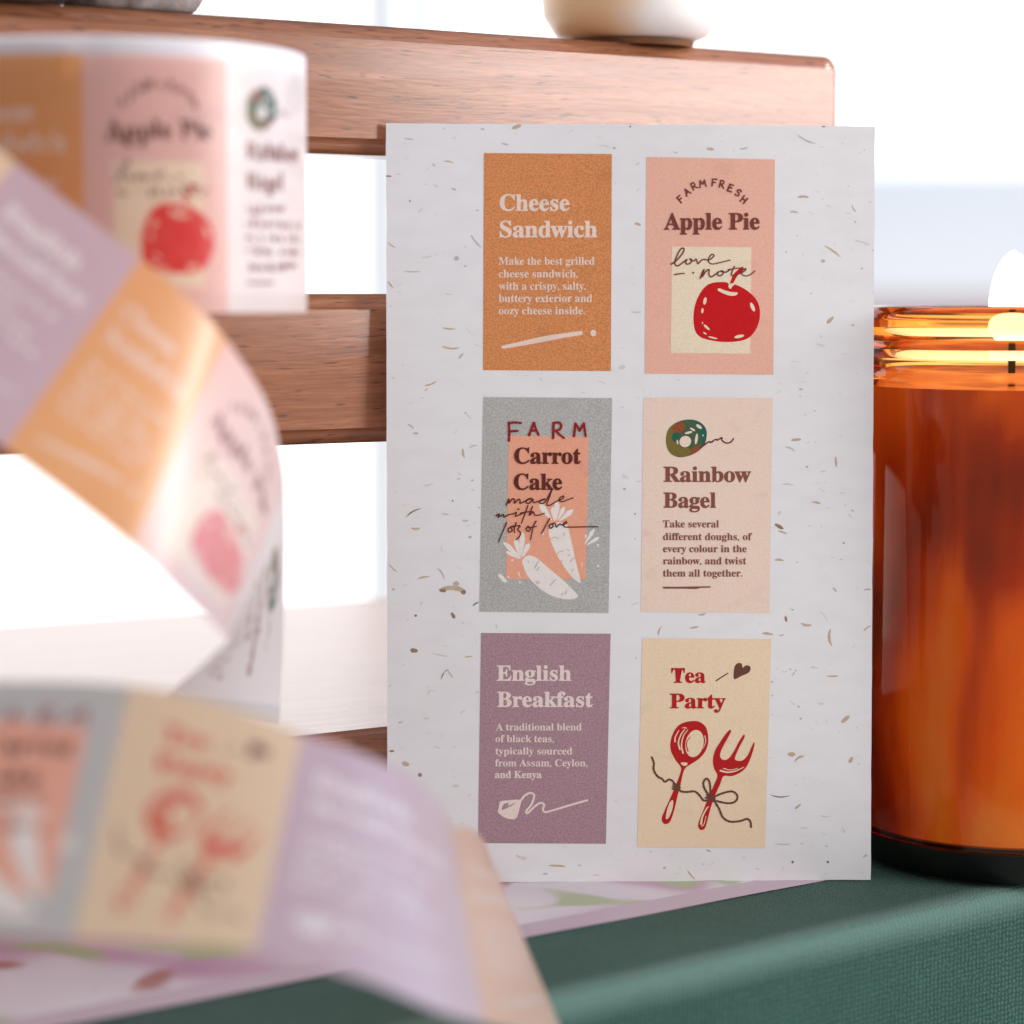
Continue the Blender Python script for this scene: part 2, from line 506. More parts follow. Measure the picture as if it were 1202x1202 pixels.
a.oval('drawing', 'tea', 334, 600, 47, 72, 12, 24)
for P, w in (([(232, 590), (234, 566), (252, 532)], 8), ([(258, 630), (250, 596), (262, 556), (284, 524)], 9), ([(274, 650), (266, 610), (276, 560), (298, 530)], 8), ([(388, 560), (392, 590), (380, 624)], 5), ([(292, 520), (280, 516), (268, 520)], 5)):
    a.stroke('drawing', 'tea', P, w, w * .5)
a.stroke('drawing', 'spoon', [(300, 640), (292, 610), (296, 586), (312, 566)], 6, 4)
a.poly('drawing', 'tea', [(262, 702), (276, 698), (298, 702), (292, 714), (276, 716)], True, 3)
a.poly('drawing', 'tea', [(184, 990), (190, 950), (206, 906), (222, 898), (220, 935), (204, 980), (192, 994)])
a.poly('drawing', 'spoon', [(520, 528), (524, 540), (497, 590), (476, 630), (467, 662), (480, 684), (510, 680), (540, 640), (566, 590), (591, 554), (596, 566), (573, 610), (552, 655), (546, 684), (580, 690), (610, 665), (630, 622), (644, 594), (648, 602), (636, 650), (612, 710), (582, 746), (530, 770), (486, 770), (468, 812), (442, 870), (420, 932), (402, 1000), (390, 1040), (372, 1053), (355, 1040), (356, 1010), (380, 950), (408, 880), (434, 820), (454, 768), (438, 734), (430, 690), (440, 640), (466, 595), (500, 546)], True, 3)
a.stroke('drawing', 'tea', [(470, 742), (510, 750), (552, 742), (590, 724)], 10, 4)
a.stroke('drawing', 'tea', [(486, 730), (520, 738), (560, 730)], 5, 3)
a.stroke('drawing', 'tea', [(368, 1020), (376, 980), (400, 936), (408, 930)], 11, 4)
a.stroke('drawing', 'tea', [(372, 1032), (384, 1020), (394, 980)], 5, 3)
for P in ([(112, 672), (122, 702), (121, 736), (140, 770), (164, 784), (180, 800), (200, 788), (220, 796), (236, 820), (258, 846), (290, 853), (334, 850), (360, 870), (384, 898), (416, 890)],
          [(412, 872), (390, 842), (380, 806), (396, 783), (412, 800), (417, 840), (416, 872)], [(424, 884), (480, 860), (530, 850), (557, 870), (550, 900), (510, 912), (430, 896)],
          [(434, 895), (462, 940), (482, 985), (520, 1008), (572, 1005), (608, 994), (626, 1008), (630, 1036)],
          [(224, 812), (256, 818)], [(222, 824), (258, 830)], [(220, 836), (256, 842)], [(392, 884), (440, 878)], [(400, 868), (430, 900)], [(396, 898), (440, 888)]):
    a.stroke('twine', 'twine', P, 10.5, 10.5, wob=.2)

SEQ = ['carrot', 'tea', 'english', 'cheese', 'apple', 'bagel']      # the order along the tape


# ------------------------------------------------------------------ materials
def paper_mat():
    m, nt, b = nodes('handmade_seed_paper')
    c = coord(nt)
    n1 = N(nt, 'ShaderNodeTexNoise', i_Scale=38.0, i_Detail=4.0)
    n2 = N(nt, 'ShaderNodeTexNoise', i_Scale=900.0, i_Detail=4.0)
    n3 = N(nt, 'ShaderNodeTexNoise', i_Scale=260.0, i_Detail=2.0)
    L(nt, c, n1.inputs['Vector'])
    L(nt, coord(nt, (.35, 1, 1)), n2.inputs['Vector'])
    L(nt, coord(nt, (.5, 1, 1)), n3.inputs['Vector'])
    k = mix(nt, n1.outputs[0], (.765, .76, .765), (.83, .825, .83))
    k = mix(nt, .5, k, ramp(nt, n3.outputs[0], [(.35, (.775, .77, .775)), (.6, (.825, .82, .825))]))
    L(nt, k, b.inputs['Base Color'])
    b.inputs['Roughness'].default_value = .8
    b.inputs['Specular IOR Level'].default_value = .2
    bump(nt, b, n2.outputs[0], .10, .0002)
    return m


def print_mat(key, solid=False):
    """ink on rough paper: a fine halftone grain and the paper's blotches showing through"""
    base = ink(key)
    m, nt, b = nodes('print_' + key)
    c = coord(nt)
    v = N(nt, 'ShaderNodeTexVoronoi', i_Scale=3500.0)
    L(nt, c, v.inputs['Vector'])
    n = N(nt, 'ShaderNodeTexNoise', i_Scale=3100.0, i_Detail=0.0)
    L(nt, c, n.inputs['Vector'])
    big = N(nt, 'ShaderNodeTexNoise', i_Scale=230.0, i_Detail=3.0)
    L(nt, coord(nt, (.6, 1, 1)), big.inputs['Vector'])
    g = .09 if solid else {'ochre': .22, 'purple': .19, 'grey': .20, 'pink': .10, 'peach': .10}.get(key, .07)
    lo = [x * (1 - g) for x in base]
    hi = [min(.85, x * (1 + g * 1.1)) for x in base]
    k = mix(nt, ramp(nt, v.outputs['Distance'], [(.12, 0), (.62, 1)]), hi, lo)
    k = mix(nt, .5, k, mix(nt, ramp(nt, n.outputs[0], [(.38, 0), (.62, 1)]), lo, hi))
    k = mix(nt, ramp(nt, big.outputs[0], [(.60, 0), (.78, .32)]), k, [x * .62 for x in base])
    L(nt, k, b.inputs['Base Color'])
    b.inputs['Roughness'].default_value = .7
    b.inputs['Specular IOR Level'].default_value = .2
    return m


PM = {k: print_mat(k, k not in ('ochre', 'pink', 'grey', 'beige', 'purple', 'tea', 'peach')) for k in INK}
M_PAPER = paper_mat()


def fleck(name, col):
    return plain(name, col, .8, .1, .25, 700)


FLECK = [fleck('straw_fleck', (.54, .43, .32)), fleck('grey_fleck', (.52, .50, .48)), fleck('brown_fleck', (.32, .21, .14)), fleck('dark_fleck', (.20, .17, .15)),
         fleck('pale_fleck', (.68, .645, .60)), fleck('faint_fleck', (.73, .715, .70))]


def walnut(name, tone=1.0, rough=.20, coat=.6):
    m, nt, b = nodes(name)
    warp = N(nt, 'ShaderNodeTexNoise', i_Scale=14.0, i_Detail=2.0)
    L(nt, coord(nt, (.35, 1, 1)), warp.inputs['Vector'])
    c = coord(nt, (1, 1, 1))
    off = mix(nt, .022, c, warp.outputs['Color'], 'ADD')
    sc = N(nt, 'ShaderNodeMapping')
    sc.inputs['Scale'].default_value = (9, 170, 170)
    L(nt, off, sc.inputs[0])
    grain = N(nt, 'ShaderNodeTexNoise', i_Scale=2.2, i_Detail=6.0, i_Roughness=.62)
    L(nt, sc.outputs[0], grain.inputs['Vector'])
    sp = N(nt, 'ShaderNodeMapping')
    sp.inputs['Scale'].default_value = (170, 1500, 1500)
    L(nt, off, sp.inputs[0])
    pores = N(nt, 'ShaderNodeTexNoise', i_Scale=1.0, i_Detail=1.0)
    L(nt, sp.outputs[0], pores.inputs['Vector'])
    fine = N(nt, 'ShaderNodeMapping')
    fine.inputs['Scale'].default_value = (170, 2300, 2300)
    L(nt, off, fine.inputs[0])
    fn = N(nt, 'ShaderNodeTexNoise', i_Scale=1.0, i_Detail=2.0)
    L(nt, fine.outputs[0], fn.inputs['Vector'])
    k = ramp(nt, grain.outputs[0], [(.25, [x * tone for x in (.245, .086, .040)]), (.5, [x * tone for x in (.365, .140, .066)]), (.72, [x * tone for x in (.47, .200, .104)])])
    k = mix(nt, ramp(nt, fn.outputs[0], [(.35, .35), (.6, 0)]), k, [x * tone for x in (.19, .072, .036)])
    k = mix(nt, ramp(nt, pores.outputs[0], [(.26, .7), (.35, 0)]), k, (.085, .038, .022))
    L(nt, k, b.inputs['Base Color'])
    b.inputs['Roughness'].default_value = rough + .06
    b.inputs['Specular IOR Level'].default_value = .2
    b.inputs['Coat Weight'].default_value = coat
    b.inputs['Coat Roughness'].default_value = rough
    h = mix(nt, .5, pores.outputs[0], fn.outputs[0])
    bump(nt, b, h, .35, .0003)
    return m


M_WALNUT = walnut('oiled_walnut')
M_SEAT = walnut('varnished_walnut', 1.0, .25, .7)


def cloth_mat():
    m, nt, b = nodes('green_bookcloth')
    c = coord(nt)
    jit = N(nt, 'ShaderNodeTexNoise', i_Scale=500.0, i_Detail=2.0)
    L(nt, c, jit.inputs['Vector'])
    cc = mix(nt, .0011, c, jit.outputs['Color'], 'ADD')
    waves = []
    for ax in ('X', 'Y', 'Z'):
        w = N(nt, 'ShaderNodeTexWave', bands_direction=ax, i_Scale=290.0 if ax == 'X' else 330.0)
        L(nt, cc, w.inputs['Vector'])
        waves.append(w.outputs['Fac'])
    nz = N(nt, 'ShaderNodeSeparateXYZ')
    L(nt, N(nt, 'ShaderNodeTexCoord').outputs['Normal'], nz.inputs[0])
    yz = mix(nt, nz.outputs['Z'], waves[2], waves[1])
    h = mix(nt, 1.0, waves[0], yz, 'MULTIPLY')
    n = N(nt, 'ShaderNodeTexNoise', i_Scale=60.0, i_Detail=6.0, i_Roughness=.7)
    L(nt, c, n.inputs['Vector'])
    f = N(nt, 'ShaderNodeTexNoise', i_Scale=1300.0, i_Detail=2.0)
    L(nt, c, f.inputs['Vector'])
    k = mix(nt, ramp(nt, n.outputs[0], [(.3, 0), (.7, 1)]), (.021, .086, .064), (.042, .126, .095))
    k = mix(nt, ramp(nt, h, [(.0, .9), (.4, 0)]), k, (.012, .042, .032))
    k = mix(nt, ramp(nt, f.outputs[0], [(.5, 0), (.75, .4)]), k, (.10, .17, .145))
    sep = N(nt, 'ShaderNodeSeparateXYZ')                      # edge highlight painted into the cloth as a pale band, front top
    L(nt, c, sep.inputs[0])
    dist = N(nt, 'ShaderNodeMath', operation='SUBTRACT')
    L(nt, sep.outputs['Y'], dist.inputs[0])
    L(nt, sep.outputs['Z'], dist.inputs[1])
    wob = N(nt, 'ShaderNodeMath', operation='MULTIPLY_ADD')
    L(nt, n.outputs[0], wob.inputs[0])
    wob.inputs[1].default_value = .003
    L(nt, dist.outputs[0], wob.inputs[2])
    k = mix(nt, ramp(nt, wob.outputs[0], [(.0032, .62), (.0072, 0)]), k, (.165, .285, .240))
    L(nt, k, b.inputs['Base Color'])
    b.inputs['Roughness'].default_value = .7
    b.inputs['Specular IOR Level'].default_value = .2
    b.inputs['Sheen Weight'].default_value = .06
    b.inputs['Sheen Roughness'].default_value = .4
    hh = mix(nt, .4, h, f.outputs[0])
    bump(nt, b, hh, .8, .0004)
    return m


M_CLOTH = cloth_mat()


def tape_mat():
    m, nt, b = nodes('printed_washi')
    at_ = N(nt, 'ShaderNodeVertexColor', layer_name='print')
    n = N(nt, 'ShaderNodeTexNoise', i_Scale=300.0, i_Detail=3.0)
    L(nt, coord(nt), n.inputs['Vector'])
    k = mix(nt, ramp(nt, n.outputs[0], [(.3, .0), (.8, .06)]), at_.outputs[0], (.9, .88, .86))
    L(nt, k, b.inputs['Base Color'])
    b.inputs['Roughness'].default_value = .3
    b.inputs['Coat Weight'].default_value = .55
    b.inputs['Coat Roughness'].default_value = .3
    b.inputs['Specular IOR Level'].default_value = .5
    tr = N(nt, 'ShaderNodeBsdfTranslucent')
    gm = N(nt, 'ShaderNodeGamma')
    gm.inputs[1].default_value = .9
    L(nt, k, gm.inputs[0])
    L(nt, gm.outputs[0], tr.inputs[0])
    mx = N(nt, 'ShaderNodeMixShader')
    mx.inputs[0].default_value = .55
    out = nt.nodes['Material Output']
    L(nt, b.outputs[0], mx.inputs[1])
    L(nt, tr.outputs[0], mx.inputs[2])
    L(nt, mx.outputs[0], out.inputs[0])
    return m


M_TAPE = tape_mat()

# ------------------------------------------------------------------ the setting: the table under everything
bm = bmesh.new()
bmesh.ops.create_cube(bm, size=1)
bmesh.ops.scale(bm, vec=(1.1, .86, .03), verts=bm.verts)
bmesh.ops.translate(bm, vec=(0, .46, -.077), verts=bm.verts)
bmesh.ops.bevel(bm, geom=list(bm.edges), offset=.003, segments=2, affect='EDGES')
tag(mesh_obj('tabletop', bm, plain('white_tabletop', (.78, .77, .75), .45, .4, .05, 20)), kind='structure')

# ------------------------------------------------------------------ green cloth box
EDGE_A = at(650, 1175, 0.1)
def on_top(px, py, z=0):
    v = ray(px, py)
    return EYE + v * ((z - EYE.z) / v.z)
A = on_top(650, 1172)
B = on_top(1202, 1041)
bx = (B - A).normalized()
by = Vector((-bx.y, bx.x, 0))
BOX_ANG = math.atan2(bx.y, bx.x)
BW, BD, BH = .62, .34, .062
bm = bmesh.new()
bmesh.ops.create_cube(bm, size=1)
bmesh.ops.scale(bm, vec=(BW, BD, BH), verts=bm.verts)
bmesh.ops.translate(bm, vec=(0, BD / 2, -BH / 2), verts=bm.verts)
bmesh.ops.bevel(bm, geom=[e for e in bm.edges], offset=.0030, segments=6, affect='EDGES', profile=.6)
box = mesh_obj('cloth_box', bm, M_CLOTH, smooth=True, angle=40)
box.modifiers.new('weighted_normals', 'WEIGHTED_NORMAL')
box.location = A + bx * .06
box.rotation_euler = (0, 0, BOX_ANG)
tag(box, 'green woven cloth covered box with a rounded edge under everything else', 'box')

# printed sheet lying on the box
s1, s2 = on_top(930, 1040.5, .0002), on_top(635, 1097, .0002)
sx = (s1 - s2).normalized()
sy = Vector((-sx.y, sx.x, 0))


def sheet_mat():
    m, nt, b = nodes('floral_print')
    c = coord(nt)
    n0 = N(nt, 'ShaderNodeTexNoise', i_Scale=30.0, i_Detail=1.0)
    L(nt, c, n0.inputs['Vector'])
    cc = mix(nt, .03, c, n0.outputs['Color'], 'ADD')
    n1 = N(nt, 'ShaderNodeTexNoise', i_Scale=24.0, i_Detail=1.0)
    L(nt, cc, n1.inputs['Vector'])
    n2 = N(nt, 'ShaderNodeTexNoise', i_Scale=46.0, i_Detail=1.0)
    mp = N(nt, 'ShaderNodeMapping')
    mp.inputs['Location'].default_value = (3.1, 7.2, .4)
    L(nt, cc, mp.inputs[0])
    L(nt, mp.outputs[0], n2.inputs['Vector'])
    k = ramp(nt, n1.outputs[0], [(.34, (.34, .13, .27)), (.43, (.50, .30, .43)), (.52, (.62, .56, .62)), (.72, (.72, .69, .72))])
    k = mix(nt, ramp(nt, n2.outputs[0], [(.58, 0), (.64, .9)]), k, (.36, .42, .24))
    k = mix(nt, ramp(nt, n2.outputs[0], [(.30, .9), (.36, 0)]), k, (.36, .11, .09))
    sep = N(nt, 'ShaderNodeSeparateXYZ')
    L(nt, c, sep.inputs[0])
    edge = N(nt, 'ShaderNodeMath', operation='LESS_THAN')
    L(nt, sep.outputs['Y'], edge.inputs[0])
    edge.inputs[1].default_value = .0075
    k = mix(nt, edge.outputs[0], k, (.50, .39, .47))
    L(nt, k, b.inputs['Base Color'])
    b.inputs['Roughness'].default_value = .35
    return m


bm = bmesh.new()
NX, NY = 60, 14
vs = [[bm.verts.new((-.26 + .33 * i / NX, .155 * j / NY, .00006 * math.sin(i * .7 + j))) for j in range(NY + 1)] for i in range(NX + 1)]
for i in range(NX):
    for j in range(NY):
        bm.faces.new((vs[i][j], vs[i + 1][j], vs[i + 1][j + 1], vs[i][j + 1]))
ext = bmesh.ops.extrude_face_region(bm, geom=list(bm.faces))
bmesh.ops.translate(bm, vec=(0, 0, .00012), verts=[v for v in ext['geom'] if isinstance(v, bmesh.types.BMVert)])
bmesh.ops.recalc_face_normals(bm, faces=list(bm.faces))
sheet = mesh_obj('floral_sheet', bm, sheet_mat(), smooth=True, angle=40)
sheet.location = Vector((s2.x, s2.y, .00016))
sheet.rotation_euler = (0, 0, math.atan2(sx.y, sx.x))
tag(sheet, 'sheet of lilac and white floral printed paper lying on the green box', 'paper')

# ------------------------------------------------------------------ walnut rack behind
P0 = at(400, 348, .4655)
RX = Vector((math.cos(math.radians(32)), math.sin(math.radians(32)), 0))
RN = Vector((-RX.y, RX.x, 0))                                 # away from the camera
rack = empty('wooden_rack', (P0.x, P0.y, 0), (0, 0, math.radians(32)))
tag(rack, 'walnut rack with two slatted rails and a shelf board, behind the card', 'rack')


def t_at(px):
    k = (px - 601) / F * 1.0
    v = ray(px, 348)
    k = v.x / v.y
    return (k * P0.y - P0.x) / (RX.x - k * RX.y)


def board(name, x0, x1, y0, y1, z0, z1, mat, bev=.002, round_end=0, seg=3):
    bm = bmesh.new()
    bmesh.ops.create_cube(bm, size=1)
    bmesh.ops.scale(bm, vec=(x1 - x0, y1 - y0, z1 - z0), verts=bm.verts)
    bmesh.ops.translate(bm, vec=((x0 + x1) / 2, (y0 + y1) / 2, (z0 + z1) / 2), verts=bm.verts)
    if round_end:
        es = [e for e in bm.edges if all(v.co.x > x1 - 1e-5 for v in e.verts) and abs(e.verts[0].co.z - e.verts[1].co.z) < 1e-5]
        bmesh.ops.bevel(bm, geom=es, offset=round_end, segments=6, affect='EDGES', profile=.5)
    bmesh.ops.bevel(bm, geom=[e for e in bm.edges if len(e.link_faces) == 2 and e.calc_face_angle(0) > .5], offset=bev, segments=seg, affect='EDGES')
    o = mesh_obj(name, bm, mat, rack, True, 60)
    o.modifiers.new('weighted_normals', 'WEIGHTED_NORMAL')
    return o


tend = t_at(989)
D0 = P0.y
zr = lambda py: EYE.z + (348 - py) / F * D0
board('rail', -.17, tend, 0, .018, zr(182), zr(31), M_WALNUT, .0030, .0036)
board('rail', -.17, tend, 0, .018, zr(521), zr(345), M_WALNUT, .0030, .0036)
SEAT = zr(864)
board('shelf_board', -.17, tend + .05, .0, .185, SEAT - .014, SEAT, M_SEAT, .0015)
board('foot', -.165, tend + .04, .004, .022, .0001, SEAT - .0142, M_WALNUT, .001)
board('foot', -.165, tend + .04, .160, .178, .0001, SEAT - .0142, M_WALNUT, .001)
board('post', t_at(690), t_at(790), .0184, .036, SEAT + .0002, zr(40), M_WALNUT, .0015)
board('post', -.16, -.13, .0184, .036, SEAT + .0002, zr(40), M_WALNUT, .0015)
# ledge that carries the tape roll, hidden behind the hanging tape
board('ledge', -.17, -.055, -.030, -.0003, zr(345) - .012, zr(366) - .0021, M_WALNUT, .001)
RAIL_TOP = zr(31)

# ------------------------------------------------------------------ the card of seed paper
CARD_PX = [(453, 147), (1027, 151), (1022, 1035), (455, 1038)]
lean, yaw = math.radians(2.75), math.radians(2.0)
cn = Vector((math.sin(yaw) * math.cos(lean), -math.cos(yaw) * math.cos(lean), math.sin(lean)))
cp = on_top(740, 1036.5)
cx = Vector((math.cos(yaw), math.sin(yaw), 0))
cy = cn.cross(cx)
card = empty('greeting_card')
card.matrix_world = Matrix(((cx.x, cy.x, cn.x, cp.x), (cx.y, cy.y, cn.y, cp.y), (cx.z, cy.z, cn.z, cp.z + .0004), (0, 0, 0, 1)))
tag(card, 'white flecked seed paper card with six printed food panels, leaning on the wooden rails', 'card')


def on_card(px, py):
    v = ray(px, py)
    q = EYE + v * ((cp - EYE).dot(cn) / v.dot(cn)) - cp
    return Vector((q.dot(cx), q.dot(cy)))


cq = [on_card(*p) for p in CARD_PX]
cq[2].y = min(cq[2].y, 0)
cq[3].y = min(cq[3].y, 0)


def curl(x, y):
    """the slight waviness of handmade paper"""
    return .0006 * math.sin(x * 34 + 1.0) * (y / .147) ** 2 + .00022 * math.sin(x * 95) * (y / .147)


bm = bmesh.new()
NU, NV = 48, 70
grid = []
for i in range(NU + 1):
    row = []
    for j in range(NV + 1):
        u, v = i / NU, j / NV
        p = cq[0] * (1 - u) * (1 - v) + cq[1] * u * (1 - v) + cq[2] * u * v + cq[3] * (1 - u) * v
        ex = .00012 * noise.noise((0, p.y * 160, 3)) if i in (0, NU) else 0
        ey = .00012 * noise.noise((p.x * 160, 0, 7)) if j in (0, NV) else 0
        row.append(bm.verts.new((p.x + ex, p.y + ey, curl(p.x, p.y))))
    grid.append(row)
for i in range(NU):
    for j in range(NV):
        bm.faces.new((grid[i][j], grid[i][j + 1], grid[i + 1][j + 1], grid[i + 1][j]))
bmesh.ops.recalc_face_normals(bm, faces=list(bm.faces))
top_faces = list(bm.faces)
if top_faces[0].normal.z < 0:
    bmesh.ops.reverse_faces(bm, faces=top_faces)
ext = bmesh.ops.extrude_face_region(bm, geom=top_faces)
evs = [v for v in ext['geom'] if isinstance(v, bmesh.types.BMVert)]
bmesh.ops.translate(bm, vec=(0, 0, -.00042), verts=evs)
bmesh.ops.recalc_face_normals(bm, faces=list(bm.faces))
paper = mesh_obj('paper', bm, [M_PAPER] + FLECK, card, True, 40)

# fibres and seeds pressed into the paper (part of the paper's own mesh)
FL = []
ZA = (440, 130, 3.756)
ZB = (740, 130, 3.756)
ZC = (440, 430, 3.756)
ZD = (740, 430, 3.756)
ZE = (740, 740, 3.756)
ZP = (0, 0, 1)


def fl(z, rows):
    for row in rows:
        x, y, ln, an, w, c = (list(row) + [0, 6, 1])[:6] if len(row) < 6 else row
        FL.append((z[0] + x / z[2], z[1] + y / z[2], ln / z[2], an, w / z[2], c))


fl(ZA, [(625, 80, 45, -20, 14, 0), (325, 236, 45, 10, 6, 0), (60, 298, 28, 0, 6, 2), (150, 133, 45, 5, 5, 1), (155, 407, 8, 0, 7, 3), (447, 585, 74, 50, 7, 1), (360, 660, 20, 40, 18, 1), (165, 718, 75, 0, 5, 1), (230, 652, 50, -10, 5, 4), (75, 600, 40, 35, 6, 0),
        (70, 775, 40, 50, 6, 0), (327, 968, 60, 5, 7, 0), (335, 1050, 80, 5, 7, 0), (380, 1090, 30, -50, 11, 1), (325, 818, 30, 5, 6, 4), (270, 340, 25, 20, 7, 4), (348, 355, 22, 15, 7, 0), (260, 248, 16, 45, 8, 1), (475, 90, 20, 10, 7, 1), (575, 155, 32, 10, 7, 1),
        (1010, 172, 60, 10, 5, 4), (1055, 175, 15, 0, 8, 0), (1160, 510, 26, 20, 12, 0), (1160, 360, 20, -40, 6, 4), (1155, 895, 40, 0, 7, 4), (1090, 1140, 36, -10, 16, 4), (305, 88, 18, 10, 6, 4), (452, 448, 12, 0, 8, 1), (398, 694, 14, 0, 7, 1), (1125, 80, 8, 0, 7, 3),
        (105, 290, 22, 0, 5, 4), (268, 466, 16, 0, 6, 5), (400, 610, 18, 50, 5, 4), (70, 870, 12, 60, 6, 4), (420, 980, 60, 45, 5, 5), (620, 1176, 30, 10, 6, 5)])
fl(ZB, [(775, 135, 92, 25, 7, 1), (350, 180, 35, 5, 11, 0), (498, 175, 40, -10, 7, 1), (760, 392, 50, 0, 11, 0), (720, 458, 40, 5, 8, 1), (1055, 412, 22, 10, 9, 4), (985, 440, 36, 60, 7, 1), (960, 460, 26, 0, 5, 4), (880, 432, 40, 25, 5, 4), (890, 630, 88, 35, 7, 0),
        (1015, 585, 60, 15, 6, 4), (848, 672, 18, 0, 15, 1), (880, 932, 42, -45, 15, 0), (980, 955, 15, 20, 8, 1), (838, 1042, 40, 15, 9, 4), (730, 1120, 50, 5, 8, 5), (990, 500, 9, 0, 8, 1), (1020, 705, 9, 0, 8, 1), (1070, 625, 9, 0, 8, 1), (30, 245, 22, -30, 9, 4),
        (30, 510, 28, 10, 8, 0), (20, 895, 40, 0, 6, 4), (850, 80, 16, 0, 6, 2), (795, 815, 10, 0, 8, 4), (840, 1005, 16, 30, 8, 4), (195, 195, 22, 10, 7, 4), (935, 155, 10, 0, 7, 4), (1030, 182, 8, 80, 5, 1), (685, 632, 8, 0, 8, 1), (982, 845, 40, 10, 5, 5), (915, 1115, 30, 0, 6, 5),
        (735, 560, 8, 0, 7, 4), (1045, 600, 26, 10, 6, 4), (1072, 808, 10, 0, 7, 1), (780, 1165, 12, 0, 7, 4)])
fl(ZC, [(245, 85, 55, -20, 7, 0), (228, 112, 18, -50, 6, 1), (158, 275, 32, 35, 8, 1), (180, 305, 24, 0, 9, 1), (170, 655, 76, -30, 6, 2), (180, 722, 40, 0, 9, 0), (310, 662, 36, 5, 5, 1), (398, 688, 26, 5, 7, 1), (80, 898, 52, 45, 6, 1), (215, 942, 54, -10, 7, 0), (290, 925, 62, 60, 6, 1),
        (342, 998, 120, 3, 20, 0), (300, 998, 30, 3, 13, 2), (390, 1005, 24, 5, 17, 2), (358, 968, 28, 0, 20, 0), (345, 1108, 30, 60, 14, 2), (180, 1108, 11, 0, 10, 3), (445, 1058, 32, -30, 6, 3), (82, 992, 14, 30, 9, 1), (205, 1055, 20, -70, 8, 4), (420, 762, 14, 0, 11, 1),
        (435, 365, 42, -15, 5, 1), (392, 392, 42, 80, 9, 0), (235, 527, 50, -10, 5, 4), (375, 485, 16, 0, 8, 4), (1105, 495, 32, 20, 9, 4), (1100, 550, 14, 0, 9, 0), (535, 1155, 22, 80, 5, 4), (400, 215, 10, 0, 8, 1), (343, 602, 8, 0, 7, 3), (430, 512, 12, 0, 7, 1), (432, 553, 14, 30, 7, 4),
        (160, 170, 22, 0, 5, 5), (80, 60, 12, 0, 7, 4), (370, 505, 14, 0, 6, 1), (1078, 1026, 10, 0, 8, 1), (1090, 190, 14, 0, 6, 4), (460, 632, 8, 0, 6, 1), (462, 870, 10, 60, 5, 4), (440, 700, 16, 0, 6, 5)])
fl(ZD, [(730, 333, 45, -5, 11, 0), (703, 375, 46, 25, 7, 1), (905, 430, 46, 85, 10, 0), (693, 533, 52, 5, 4, 1), (850, 470, 26, 0, 7, 4), (818, 612, 42, 10, 8, 0), (655, 715, 45, 30, 14, 2), (670, 740, 42, 20, 8, 0), (655, 865, 42, 5, 9, 0), (778, 452, 11, 0, 9, 1), (940, 788, 8, 0, 7, 3),
        (980, 645, 14, 0, 8, 1), (845, 555, 32, 40, 5, 4), (900, 995, 26, 45, 7, 1), (1045, 995, 32, -5, 7, 0), (685, 1122, 26, 80, 11, 2), (775, 1145, 50, 10, 10, 0), (1045, 1165, 42, -35, 6, 0), (130, 1175, 42, -70, 7, 0), (280, 1160, 40, -10, 7, 0), (610, 1190, 42, 5, 9, 0),
        (315, 1100, 36, -10, 9, 0), (850, 1110, 62, 50, 5, 4), (655, 655, 22, -60, 12, 4), (750, 110, 18, 0, 8, 1), (748, 142, 14, 0, 8, 4), (812, 205, 14, 0, 8, 4), (770, 222, 16, -10, 6, 4), (1070, 465, 12, 80, 8, 1), (968, 670, 22, 50, 6, 4), (880, 640, 60, 12, 4, 5), (20, 660, 12, 0, 10, 1), (20, 770, 10, 60, 8, 4),
        (1055, 870, 34, 20, 6, 5), (735, 872, 14, 20, 8, 4), (715, 1082, 14, 0, 7, 1), (790, 712, 12, 0, 7, 4), (842, 715, 8, 0, 7, 4), (570, 1145, 10, 0, 7, 4), (20, 1055, 40, -20, 5, 4)])
fl(ZE, [(885, 40, 76, 85, 11, 0), (890, 210, 52, 0, 7, 0), (948, 400, 46, -40, 18, 0), (710, 555, 34, 5, 17, 0), (745, 575, 52, -30, 9, 0), (972, 580, 30, -60, 15, 0), (660, 735, 86, 3, 5, 3), (738, 785, 36, -40, 9, 0), (720, 198, 9, 0, 8, 1), (728, 186, 8, 0, 7, 1), (714, 206, 7, 0, 7, 1),
        (705, 180, 9, 0, 8, 1), (742, 345, 11, 0, 9, 1), (750, 398, 11, 0, 9, 1), (670, 950, 76, 2, 4, 1), (765, 880, 42, 0, 5, 4), (860, 825, 52, 5, 5, 4), (715, 1030, 11, 0, 10, 3), (870, 1030, 11, 0, 10, 3), (1035, 1003, 22, -30, 8, 1), (268, 1085, 52, 50, 6, 0), (150, 1055, 12, 0, 10, 1), (810, 175, 32, 10, 9, 4),
        (840, 330, 32, 0, 9, 4), (624, 236, 10, 0, 8, 1), (626, 296, 9, 0, 8, 1), (600, 25, 42, 5, 9, 0), (665, 30, 24, -10, 7, 1), (865, 960, 10, 0, 7, 1), (345, 980, 22, 20, 7, 0), (320, 1040, 12, 0, 8, 4), (940, 890, 30, 60, 6, 4), (560, 1060, 22, 5, 7, 4), (25, 130, 12, 80, 7, 4), (500, 1010, 16, 0, 7, 4)])
